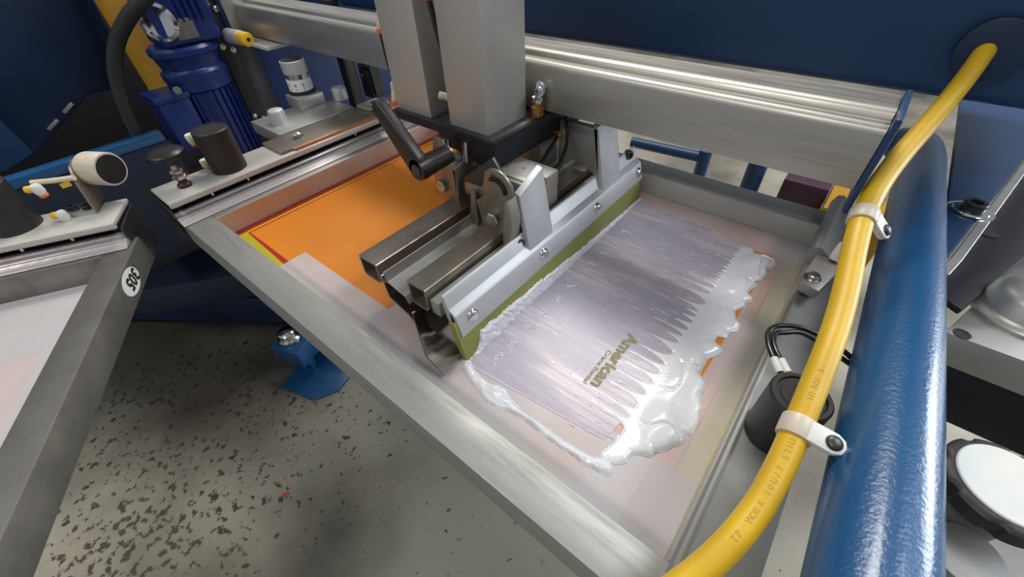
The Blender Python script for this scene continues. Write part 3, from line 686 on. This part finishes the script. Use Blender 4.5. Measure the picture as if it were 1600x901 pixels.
CT = T305 @ Matrix.Translation((2, -8, 0)) @ Matrix.Diagonal((1, -1, 1, 1))
c2 = clamp('off-white clamp bar carrying a taped roller above the 305 screen', 540, [(124, -47, 66, 27)])
CT = Matrix.Identity(4)
elbow((-820, -32, 84), (.5, .8, 0), c2); elbow((-816, -30, 44), (.6, .7, 0), c2, 'nylonw')
# roller bracket
ca, sa = math.cos(math.radians(57)), math.sin(math.radians(57))
Mb = Matrix.Translation((-815, 8, 35)) @ Matrix.Rotation(math.radians(60.5), 4, 'Z')
bm = BM(); prism(bm, [(-34, -2), (-26, -14), (12, -18), (16, -14), (16, 22), (-14, 22), (-30, 12)], 'z', .2, 5, r=.8); bm.transform(Mb); rb = obj('roller_bracket', bm, M['steel_lt'], c2, label='bent steel bracket')
bm = BM(); prism(bm, [(-18, 0), (22, 0), (30, 56), (20, 66), (4, 62), (-8, 48)], 'x', 12, 16, r=.8); bm.transform(Mb); obj('bracket_web', bm, M['steel'], rb)
for (a, b_) in ((-18, 2), (2, -4)):
    p = Mb @ Vector((a, b_, 5)); bm = BM(); capscrew(bm, p, (0, 0, 1), 6.5, 5); obj('bolt', bm, M['black'], rb)
rc = Vector((-806, 50, 84)); rd = Vector((.86, .50, 0)).normalized()
bm = BM(); lathe(bm, [(20, -18), (22.5, -18), (23, -16), (23, 15), (22.2, 17), (19, 17)], rc, rd, n=48); ro = obj('roller', bm, M['rolltape'], c2, label='roller wrapped in cream fabric tape')
bm = BM(); lathe(bm, [(19.8, -18.5), (19.8, 17.6), (18.5, 17.6), (17.8, 17.2), (0, 17.2)], rc, rd, n=40); obj('roller_core', bm, M['black'], ro)
bm = BM(); tube(bm, [(-833, -22, 86), (-815, -2, 86), (-797, 18, 87)], 3.6); obj('air_hose', bm, M['cream'], c2, label='cream air hose')

# right hand clamp (flat bar under the blue tube)
c3 = thing('screen_clamp', 'grey clamp with black air cylinder beside the yellow hose', 'clamp', (60, 400, -10))
bm = BM(); prism(bm, [(26, 1), (28.5, 4.2), (31.5, 4.6), (34, 2.5), (78, 2.5), (78, -12), (26, -12)], 'y', 60, 700, r=.5); obj('clamp_bar', bm, M['greybar'], c3, label='flat grey bar with a ridged edge')
bm = BM(); lathe(bm, [(22, 0), (22, 57), (20.5, 59), (17.5, 59), (17, 57.5), (14.5, 57.5), (14, 58.2), (0, 58.2)], (54, 267, 2.6), n=44); obj('air_cylinder', bm, M['rubber'], c3, label='black air cylinder')
for r_, dz in ((0, 0), (5, -1.5)):
    bm = BM(); tube(bm, [(43 + r_ * 1.2, 282, 50), (35 + r_, 292 + r_, 51 + dz), (22 + r_, 312 + r_ * .4, 51 + dz), (17 + r_, 331, 50 + dz), (24 + r_, 346 - r_, 49 + dz), (44, 356 - r_, 48 + dz), (75, 358 - r_ * 2, 40), (100, 350, 30)], 2.3, k=8); h = obj('air_hose', bm, M['cable'], c3, label='glossy black air line')
    bm = BM(); tube(bm, [(37 + r_ * 1.05, 289 + r_, 51 + dz), (29 + r_ * 1.02, 301 + r_ * .7, 51.4 + dz)], 3.1); mk = obj('cable_marker', bm, M['white'], h, label='white marker sleeve with black print')
bm = BM(); prism(bm, [(22, 1), (19, 14), (23, 26), (30, 28), (46, 16), (50, 1)], 'y', 528, 672, r=1); obj('profile', bm, M['greybar'], c3, label='tall grey bent profile at the far end')
bm = BM(); prism(bm, [(25, 452), (44, 448), (56, 505), (52, 518), (29, 514), (23, 462)], 'z', 14, 26, r=1); obj('hinge_plate', bm, M['graymid'], c3)
bm = BM(); lathe(bm, [(8.5, 0), (8.5, 1.2), (6, 1.4), (6, 5), (5, 6), (0, 6)], (34, 466, 26), (0, 0, 1)); obj('bolt', bm, M['steel_lt'], c3)
bm = BM(); lathe(bm, [(6.5, 0), (7.5, 6), (7.5, 18), (6, 22)], (47, 512, 27), (.12, .5, 1), n=16); ft = obj('air_fitting', bm, M['nylonw'], c3)
bm = BM(); lathe(bm, [(6, 0), (7.2, 1), (7.2, 4), (6, 5)], (49.4, 522, 47), (.12, .5, 1), n=20); obj('collar', bm, M['orangeplastic'], ft)
bm = BM(); tube(bm, [(50, 525, 52), (54, 545, 70), (60, 575, 85)], 3.6); obj('air_hose', bm, M['cable'], c3)

# ================================================================ YELLOW HOSE, CLIPS, BLUE TUBE
HP = [(76,700,209),(72,663,192),(64,617,175),(55,571,159),(45,519,146),(39,475,137),(39,432,125),(43,396,115),(51,359,102),(54,323,93),(55,288,86),(56,258,76),(56,230,68),(57,201,59),(55,172,52),(49,144,49),(41,118,41),(29,92,35),(13,61,29)]
sm = []
for i in range(len(HP)):
    a = HP[max(i-1,0)]; b = HP[i]; c = HP[min(i+1,len(HP)-1)]
    sm.append(tuple((a[k] + 2*b[k] + c[k]) / 4 for k in range(3)) if 0 < i < len(HP)-1 else b)
HP = sm
bm = BM(); tube(bm, HP, 9.2, n=36, k=6); hose = obj('yellow_hose', bm, M['yellow'], label='thick yellow rubber hose clipped along the blue tube', cat='hose')
HT = 588
# printed lettering along the hose
def hose_text(s, i0, step, size):
    P = smooth_path(HP, 20); S = [0]
    for a, b in zip(P, P[1:]): S.append(S[-1] + (b - a).length)
    bm = BM(); pos = i0; eye = Vector((0, 0, 346))
    for ch in s:
        if ch != ' ':
            j = min(range(len(S)), key=lambda q: abs(S[q] - pos)); p = P[j]; d = (P[min(j+1, len(P)-1)] - P[j-1]).normalized()
            nrm = (eye - p + Vector((0, 0, 60))); nrm = (nrm - d * nrm.dot(d)).normalized()
            ex = -d; ey = nrm.cross(ex)
            b = text_bm(ch, size, axes(p + nrm * 9.2 - ey * size * .36, ex, ey), extrude=.12)
            merge(bm, b)
        pos -= step
    return bm
fg = mat('faded_grey_print', (.46, .30, .05), .6)
obj('lettering', hose_text('TP WORK 10U/7 ETH3', HT, 4.7, 5.4), fg, hose, label='faded grey lettering along the hose')
obj('lettering', hose_text('HINU 5', HT - 24 * 4.7, 4.7, 5.4), fg, hose, label='faded grey lettering along the hose')
T0 = Vector((109.5, 166.2, 65.3)); T1 = Vector((106.0, 960, 7.0))
d0 = (T0 - T1).normalized()
def TT(t): return tuple(T0 + (T1 - T0) * t)
bm = BM(); tube(bm, [tuple(T0 + d0 * 130), TT(0), TT(.2), TT(.4), TT(.6), TT(.8), TT(.92), tuple(T1 + Vector((-6, 0, -3))), tuple(T1 + Vector((-26, 30, -14)))], 29, n=64, k=8)
obj('support_tube', bm, M['blue'], label='thick glossy blue round tube in the right foreground', cat='tube')
HPC = (HP[12], HP[6])
def clip(hp, hd, label):
    """P-clip around the hose, tab reaching to the blue tube"""
    hp = Vector(hp); hd = Vector(hd).normalized()
    root = thing('hose_clip', label, 'clip', tuple(hp), group='milky hose clips on the blue tube')
    bm = BM(); lathe(bm, [(9.3, -7.5), (10.8, -7.5), (11.2, -6.5), (11.2, 6.5), (10.8, 7.5), (9.3, 7.5)], hp, hd, n=36); obj('clip_band', bm, M['nylon'], root)
    tubec = T0 + (T1 - T0) * ((hp - T0).dot(T1 - T0) / (T1 - T0).length_squared)
    n = (tubec - hp); n = (n - hd * n.dot(hd)).normalized()
    upv = hd.cross(n); 
    if upv.z < 0: upv = -upv
    MM = axes(hp, n, hd)
    for s in (1, -1):
        bm = BM()
        prism(bm, [(2, -7.4), (20, -7.4), (25, -5), (27, 0), (25, 5), (20, 7.4), (2, 7.4)], 'z', (7.6 if s > 0 else 4.4), (10.4 if s > 0 else 7.2), r=.6)
        MM2 = axes(hp, n, hd)
        if MM2.col[2].xyz.z < 0: MM2 = axes(hp, n, -hd)
        bm.transform(MM2); obj('clip_tab', bm, M['nylonw'], root)
    bm = BM(); button(bm, (19, 0, 10.4), (0, 0, 1), 5.2, 2.6); bm.transform(MM2); obj('screw', bm, M['darksteel'], root)
    return root
clip(HPC[0], Vector(HP[13]) - Vector(HP[11]), 'near milky nylon clip holding the yellow hose with a dark screw')
clip(HPC[1], Vector(HP[7]) - Vector(HP[5]), 'far milky nylon clip holding the yellow hose by the beam end')

# ================================================================ BLUE FRAME BEHIND
bm = BM(); box(bm, -1150, 240, 705, 1150, 152, 400, r=14, seg=4)
fr = obj('press_housing', bm, M['bluepanel'], label='large satin blue machine frame behind the aluminium beam', cat='machine frame', angle=50)
bm = BM(); cyl(bm, (80, 690, 208), (80, 706, 208), 30, r=2); obj('hose_grommet', bm, M['bluedark'], fr, label='dark socket the yellow hose leaves')
bm = BM(); capscrew(bm, (37, 560, 201), (0, 0, 1), 6, 4); lathe(bm, [(9, 0), (9, 1), (6, 1.2)], (37, 560, 200.6), n=24); bm.free()
cast = thing('blue_bracket', 'blue cast bracket with a washer to the right of the blue tube', 'bracket', (150, 700, 20))
bm = BM(); prism(bm, [(138, 560), (146, 592), (222, 945), (260, 1100), (260, 1300), (138, 1300)], 'z', 22, 30, r=2); obj('top_plate', bm, M['bluepanel'], cast)
bm = BM(); sheet(bm, [(231, 960), (152, 590), (142, 552)], 'z', 14.5, 30.6, 9); obj('bevel_edge', bm, M['anod'], cast, label='bare grey metal edge')
bm = BM(); lathe(bm, [(24, 0), (24, 1.5), (22, 2.5), (19, 2.5), (18, 4.5), (14, 5), (0, 5)], (160, 712, 30), n=48); obj('washer', bm, M['chrome'], cast)
bm = BM(); capscrew(bm, (160, 712, 35), (0, 0, 1), 12, 9); obj('bolt', bm, M['black'], cast)
bm = BM(); prism(bm, [(140, 540), (150, 575), (226, 940), (290, 1000), (600, 1000), (600, 702), (233, 702), (167, 520)], 'z', 6, 14, r=2)
pl = obj('black_side_plate', bm, M['blackplate'], label='black painted plate below the blue bracket at the right edge', cat='plate')
bm = BM(); lathe(bm, [(9, 0), (9, 1), (7, 1.2), (0, .6)], (188, 700, 14)); obj('bolt', bm, M['blackplate'], pl)

# aluminium block with dome
blk = thing('machined_block', 'machined aluminium block with a round dome at the right edge', 'block', (200, 500, -110))
bm = BM(); prism(bm, [(160, 494), (168, 511), (228, 697), (420, 697), (420, 492)], 'z', -40, 0, r=1.2); bk = obj('block', bm, M['anod'], blk)
bm = BM(); prism(bm, [(163, 497), (170, 512), (228, 690), (420, 690), (420, 496)], 'z', -118, -40.2, r=1); obj('black_foot', bm, M['blackplate'], blk)
bm = BM(); lathe(bm, [(45, 0), (45, 4), (40, 6), (37, 10), (34, 26), (28, 32), (14, 35), (0, 35.5)], (222, 572, 0), n=48); obj('dome', bm, M['anod'], blk)
bm = BM(); lathe(bm, [(7.5, 0), (7.5, .8), (5, .8), (4.8, .2), (0, .2)], (175, 500, 0)); obj('threaded_hole', bm, M['darksteel'], blk)
# adjuster
ad = thing('adjuster_knob', 'black ribbed adjuster with a stained white disc at lower right', 'adjuster', (204, 335, -60))
bm = BM(); lathe(bm, [(30, -18), (38, -16), (39, -2), (37, 0), (34, 1), (0, 1)], (210, 336, -3), n=96, wob=lambda i, r: (1.045 if (i % 12) < 9 else .985) if r > 35 else 1.0); obj('ribbed_rim', bm, M['rubber'], ad)
bm = BM(); lathe(bm, [(33.5, .9), (33.5, 2.2), (32.6, 3), (0, 3)], (210, 336, -3), n=60); obj('white_disc', bm, mat('white_disc_with_blue_stain', (.66, .64, .57), .5, 0, vscale=28, col2=(.50, .57, .58), var=.2, detail=2), ad)
bm = BM(); box(bm, -14, 12, -7, 7, 0, .2, r=0, M=Matrix.Translation((213, 345, 3.0)) @ Matrix.Rotation(-.5, 4, 'Z')); 
bm.free()
bm = BM(); cyl(bm, (210, 336, -60), (210, 336, -20), 24); obj('neck', bm, M['graycast'], ad)
for (x, y, r_, z_, lb) in ((206, 284, 24, -38, 'round grey cast boss in front of the ribbed adjuster'), (262, 262, 26, -46, 'smaller grey cast boss at the lower right corner')):
    bm = BM(); lathe(bm, [(r_ * 1.05, -60), (r_ * 1.05, -14), (r_ * .98, -13), (r_ * .98, -10), (r_ * 1.05, -9), (r_ * 1.05, -2), (r_, 0), (0, .5)], (x, y, z_), n=48); obj('cast_boss', bm, M['graycast'], label=lb, cat='boss')
bm = BM(); box(bm, 150, 520, 180, 440, -125, -100, r=2); obj('machine_bed', bm, M['graycast'], label='grey cast machine bed below the adjuster', cat='machine bed')

# ================================================================ LEFT BACKGROUND
mic = thing('micrometer_adjuster', 'silver micrometer adjuster numbered 3 4 5 on a grey block', 'micrometer', (-920, 430, 20))
bm = BM(); box(bm, -925, -812, 305, 470, 18, 40, r=1); obj('base_block', bm, M['anod'], mic)
bm = BM(); box(bm, -938, -888, 395, 452, 40, 62, r=1); obj('riser_block', bm, M['anod'], mic)
mx_, my_ = -924, 428
bm = BM(); lathe(bm, [(27, 0), (27, 4), (25, 5), (25, 6)], (mx_, my_, 62), n=48); obj('black_ring', bm, M['black'], mic)
bm = BM(); lathe(bm, [(23.5, 0), (23.5, 22)], (mx_, my_, 67), n=48); sl = obj('scale_sleeve', bm, M['white'], mic, label='white sleeve with printed scale')
bm = BM(); lathe(bm, [(21.5, 0), (21.5, 12)], (mx_, my_, 88), n=48); obj('thimble', bm, M['steel_lt'], mic)
bm = BM(); lathe(bm, [(22.5, 0), (23.5, 1), (23.5, 23), (22, 24)], (mx_, my_, 99), n=48); obj('thimble', bm, M['anod_lt'], mic)
bm = BM(); lathe(bm, [(21, 0), (21, 1), (0, 1)], (mx_, my_, 122.6), n=48); obj('top_cap', bm, M['black'], mic)
sc_ = BM()
for k, ch in enumerate('345'):
    a = math.radians(-84 + k * 36); nn = Vector((math.cos(a), math.sin(a), 0)); ex = Vector((0, 0, 1)).cross(nn)
    p = Vector((mx_, my_, 79)) + nn * 23.9
    merge(sc_, text_bm(ch, 7.4, axes(p - Vector((0, 0, 1.2)) - ex * 2.2, ex, (0, 0, 1)), extrude=.1, offset=.12))
    q = Vector((mx_, my_, 69)) + nn * 23.7
    b = bmesh.new(); bmesh.ops.create_cube(b, size=1); b.transform(axes(q + Vector((0, 0, 2.8)), ex, (0, 0, 1)) @ Matrix.Diagonal((.6, 5, .4, 1))); merge(sc_, b)
obj('lettering', sc_, M['print'], sl, label='black digits 3 4 5 with tick marks')
for (x, y, lb) in ((-872, 338, 'left'), (-880, 484, 'right')):
    bm = BM(); lathe(bm, [(15, 0), (15, 20), (13.5, 23), (10, 24.5), (0, 25)], (x, y, 40), n=40); obj('round_post', bm, M['anod_lt'], mic)

mo = thing('electric_motor', 'blue electric gear motor with cooling fins behind the clamp', 'motor', (-1200, 320, -120))
mxx, myy = -1215, 337
bm = BM(); lathe(bm, [(56, -150), (58, -140), (58, 48), (64, 52), (64, 66)], (mxx, myy, 0), n=48); obj('motor_body', bm, M['bluemotor'], mo)
bm = BM()
for k in range(26):
    a = 2 * math.pi * k / 26; box(bm, 54, 65, -1.4, 1.4, -140, 48, M=Matrix.Translation((mxx, myy, 0)) @ Matrix.Rotation(a, 4, 'Z'))
obj('cooling_fins', bm, M['bluemotor'], mo)
bm = BM(); lathe(bm, [(64, 66), (64, 70), (66, 74), (66, 86), (60, 90), (58, 94), (64, 118), (68, 122), (68, 132), (62, 138), (0, 140)], (mxx, myy, 0), n=48); obj('flange', bm, M['bluemotor'], mo)
bm = BM(); box(bm, -52, 52, -58, 58, 138, 330, r=10, seg=3, M=Matrix.Translation((mxx + 5, myy + 14, 0))); gb = obj('gear_housing', bm, M['bluemotor'], mo)
bm = BM(); lathe(bm, [(34, 0), (34, 8), (28, 12), (26, 4), (0, 4)], (-1164, 306, 186), (.8, -.6, .05), n=40); obj('shaft_seal', bm, M['chrome'], mo, label='chromed round shaft cover')
bm = BM(); box(bm, -1158, -1156, 322, 362, 150, 186, r=0); lab = obj('type_plate', bm, M['steel_lt'], mo, label='small silver type plate')
for k in range(4):
    bm = BM(); box(bm, -1156, -1150, 345 + k * 13, 348 + k * 13, 180, 320, r=1); obj('rib', bm, M['bluemotor'], mo)
bm = BM(); box(bm, -1250, -1168, 225, 288, -60, 52, r=4); box(bm, -1254, -1164, 221, 292, 46, 58, r=3); obj('terminal_box', bm, M['bluemotor'], mo)
bm = BM(); hexbolt(bm, (-1146, 268, 70), (1, -.3, 0), 8, 6); obj('bolt', bm, M['zinc'], mo)

mp_ = thing('motor_plate', 'black bolted mounting plate between blue motor and beam', 'plate', (-1202, 420, -200))
bm = BM(); prism(bm, [(399, -200), (437, -200), (437, 360), (411, 360)], 'x', -1206, -1198, r=1); obj('plate', bm, M['black'], mp_)
for (y, z) in ((416, 196), (430, 186), (409, 116), (428, 106), (410, -40), (428, -52)):
    bm = BM(); hexbolt(bm, (-1198, y, z), (1, 0, 0), 7, 5, dome=1); obj('bolt', bm, M['steel_lt'], mp_)
yc = thing('end_stop', 'silver and yellow round end stop on the left end of the beam', 'end stop', (-1160, 440, 120))
bm = BM(); cyl(bm, (-1175, 425, 138), (-1120, 428, 138), 15, r=2); obj('stop_body', bm, M['anod_lt'], yc)
bm = BM(); cyl(bm, (-1122, 428, 138), (-1092, 430, 138), 14.2, r=3); obj('yellow_bumper', bm, M['amber'], yc)
bm = BM(); cyl(bm, (-1092.5, 430, 138), (-1091.6, 430, 138), 4); obj('bumper_hole', bm, M['holebl'], yc)

bm = BM(); tube(bm, [(-1080, 345, 290), (-1095, 292, 238), (-1130, 252, 205), (-1170, 219, 163), (-1190, 192, 110), (-1200, 172, 30), (-1215, 168, -60), (-1250, 175, -160)], 13, n=18, k=8); obj('corrugated_hose', bm, mat('black_braided_hose', (.018, .017, .017), .45, 0, bump=.6, bscale=500), label='thick black braided hose looping left of the blue motor', cat='hose')
bm = BM(); tube(bm, [(-1420, 190, -90), (-1430, 215, -30), (-1440, 235, 10)], 12); bm.free()
bm = BM(); cyl(bm, (-1535, 356, 420), (-1440, 343, -140), 62, n=48); obj('yellow_pipe', bm, M['yellowpipe'], label='ochre yellow pipe slanting down behind the black hose', cat='pipe')
hb = thing('machine_hub', 'dark blue faceted machine hub filling the upper left corner', 'machine hub', (-1700, 0, -100))
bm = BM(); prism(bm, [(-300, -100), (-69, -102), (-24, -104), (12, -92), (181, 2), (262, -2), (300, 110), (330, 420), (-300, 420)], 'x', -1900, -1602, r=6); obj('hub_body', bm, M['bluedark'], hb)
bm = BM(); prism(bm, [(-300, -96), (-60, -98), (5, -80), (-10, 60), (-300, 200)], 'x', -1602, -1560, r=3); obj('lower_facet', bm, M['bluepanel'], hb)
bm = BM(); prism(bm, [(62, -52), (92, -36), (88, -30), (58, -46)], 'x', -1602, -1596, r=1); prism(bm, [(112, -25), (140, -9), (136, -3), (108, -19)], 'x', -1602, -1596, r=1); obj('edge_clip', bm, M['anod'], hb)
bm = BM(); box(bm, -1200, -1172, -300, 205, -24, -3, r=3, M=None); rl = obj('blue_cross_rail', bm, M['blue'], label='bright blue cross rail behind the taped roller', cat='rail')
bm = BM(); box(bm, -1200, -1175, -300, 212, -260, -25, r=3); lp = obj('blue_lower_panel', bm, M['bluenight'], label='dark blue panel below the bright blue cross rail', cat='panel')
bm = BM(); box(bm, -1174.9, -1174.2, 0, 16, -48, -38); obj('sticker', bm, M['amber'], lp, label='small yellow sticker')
bm = BM(); box(bm, -2760, -2500, -900, 1300, -880, 900, r=8); box(bm, -1700, -1420, 40, 420, -420, -190, r=10); obj('dark_backdrop', bm, M['blackplate'], label='added black backdrop darkening the view behind the left clamps', cat='backdrop')  # black boxes added so the bright gap in the background reads dark
# things seen under the beam between micrometer and posts
bp_ = thing('sensor_bracket', 'black sensor bracket with cream tube left of the posts', 'bracket', (-937, 606, 0))
bm = BM(); box(bm, -1320, -1290, 440, 519, -420, 128, r=4); obj('black_cover', bm, M['black'], label='black cover plate between the motor and the micrometer adjuster', cat='cover')
bm = BM(); box(bm, -955, -920, 590, 622, 0, 62, r=3); obj('sensor_block', bm, M['black'], bp_)
bm = BM(); sheet(bm, [(-962, 0), (-960, 70), (-918, 76), (-914, 6)], 'y', 594, 618, 4); obj('bracket', bm, M['black'], bp_)
bm = BM(); lathe(bm, [(5, 0), (5, 4), (0, 5)], (-945, 589, 48), (0, -1, 0)); obj('screw', bm, M['steel_lt'], bp_)
bm = BM(); tube(bm, [(-930, 640, 72), (-900, 680, 78), (-880, 720, 80)], 3.5); obj('air_hose', bm, M['cream'], bp_)
bm = BM(); box(bm, -1110, -1080, 630, 662, -240, 180, r=3); obj('black_upright', bm, M['black'], label='black upright post behind the micrometer adjuster', cat='post')
bm = BM(); box(bm, -1750, -1300, 520, 1150, -420, 260, r=8); obj('blue_rear_panel', bm, mat('royal_blue_paint', (.005, .028, .12), .45), label='royal blue panel behind the micrometer adjuster', cat='panel')

# ================================================================ BELOW: BASE, FOOT, SCRAP
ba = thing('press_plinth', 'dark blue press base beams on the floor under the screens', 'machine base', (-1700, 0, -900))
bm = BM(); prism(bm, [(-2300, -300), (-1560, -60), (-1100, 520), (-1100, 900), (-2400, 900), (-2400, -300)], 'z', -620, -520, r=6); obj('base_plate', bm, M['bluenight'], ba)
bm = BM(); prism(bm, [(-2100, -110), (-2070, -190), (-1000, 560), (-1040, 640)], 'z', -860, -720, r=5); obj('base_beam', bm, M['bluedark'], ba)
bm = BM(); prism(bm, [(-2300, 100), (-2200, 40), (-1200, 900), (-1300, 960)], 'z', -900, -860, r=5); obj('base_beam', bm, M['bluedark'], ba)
fo = thing('levelling_foot', 'blue levelling foot with chrome cup standing on the floor', 'foot', (-1200, 230, -900))
Mf = Matrix.Translation((-1180, 225, -900)) @ Matrix.Rotation(math.radians(20), 4, 'Z')
bm = BM(); prism(bm, [(-60, -110), (90, -120), (150, -60), (150, 60), (60, 110), (-60, 90)], 'z', 0, 8, r=2); bm.transform(Mf); obj('foot_plate', bm, M['blue'], fo)
bm = BM(); box(bm, -85, 25, -50, 50, 60, 150, r=4, M=Mf); prism(bm, [(-80, 8), (-20, 8), (20, 70), (20, 150), (-80, 150)], 'y', -8, 8); bm.free()
b2 = BM(); box(b2, -85, 25, -50, 50, 70, 150, r=4, M=Mf); box(b2, -60, 0, -12, 12, 8, 72, r=2, M=Mf); obj('foot_bracket', b2, M['blue'], fo)
b2 = BM(); lathe(b2, [(34, 0), (38, 4), (38, 14), (30, 18), (26, 34), (30, 38), (22, 44), (0, 46)], Mf @ Vector((-40, 0, 150)), n=36); obj('chrome_cup', b2, M['chrome'], fo)
b2 = BM(); prism(b2, [(-852, -92), (-838, -84), (-832, -72), (-846, -78)], 'z', -899.8, -898.6); obj('red_scrap', b2, M['red'], label='tiny orange-red scrap lying on the floor', cat='scrap')
# behind the far rail
ps = thing('pipe_stand', 'blue tubular stand on the floor seen beneath the beam', 'stand', (-500, 1780, -900))
b2 = BM(); tube(b2, [(-760, 1760, -500), (-450, 1800, -505)], 22); obj('cross_pipe', b2, M['bluepanel'], ps)
b2 = BM(); cyl(b2, (-440, 1800, -900), (-440, 1800, -470), 26); obj('upright_pipe', b2, M['bluepanel'], ps)
b2 = BM(); cyl(b2, (-232, 1800, -900), (-232, 1800, -380), 36); obj('blue_pipe_post', b2, M['bluepanel'], label='blue pipe post on the floor beyond the far rail', cat='post')
b2 = BM(); box(b2, -120, 30, 1730, 1860, -900, -470, r=5); obj('maroon_cabinet', b2, M['maroon'], label='dark maroon cabinet on the floor beyond the far rail', cat='cabinet')
b2 = BM(); box(b2, 34, 240, 1640, 1860, -900, -490, r=5); obj('yellow_box', b2, M['yellowpipe'], label='ochre yellow box on the floor below the beam end', cat='box')
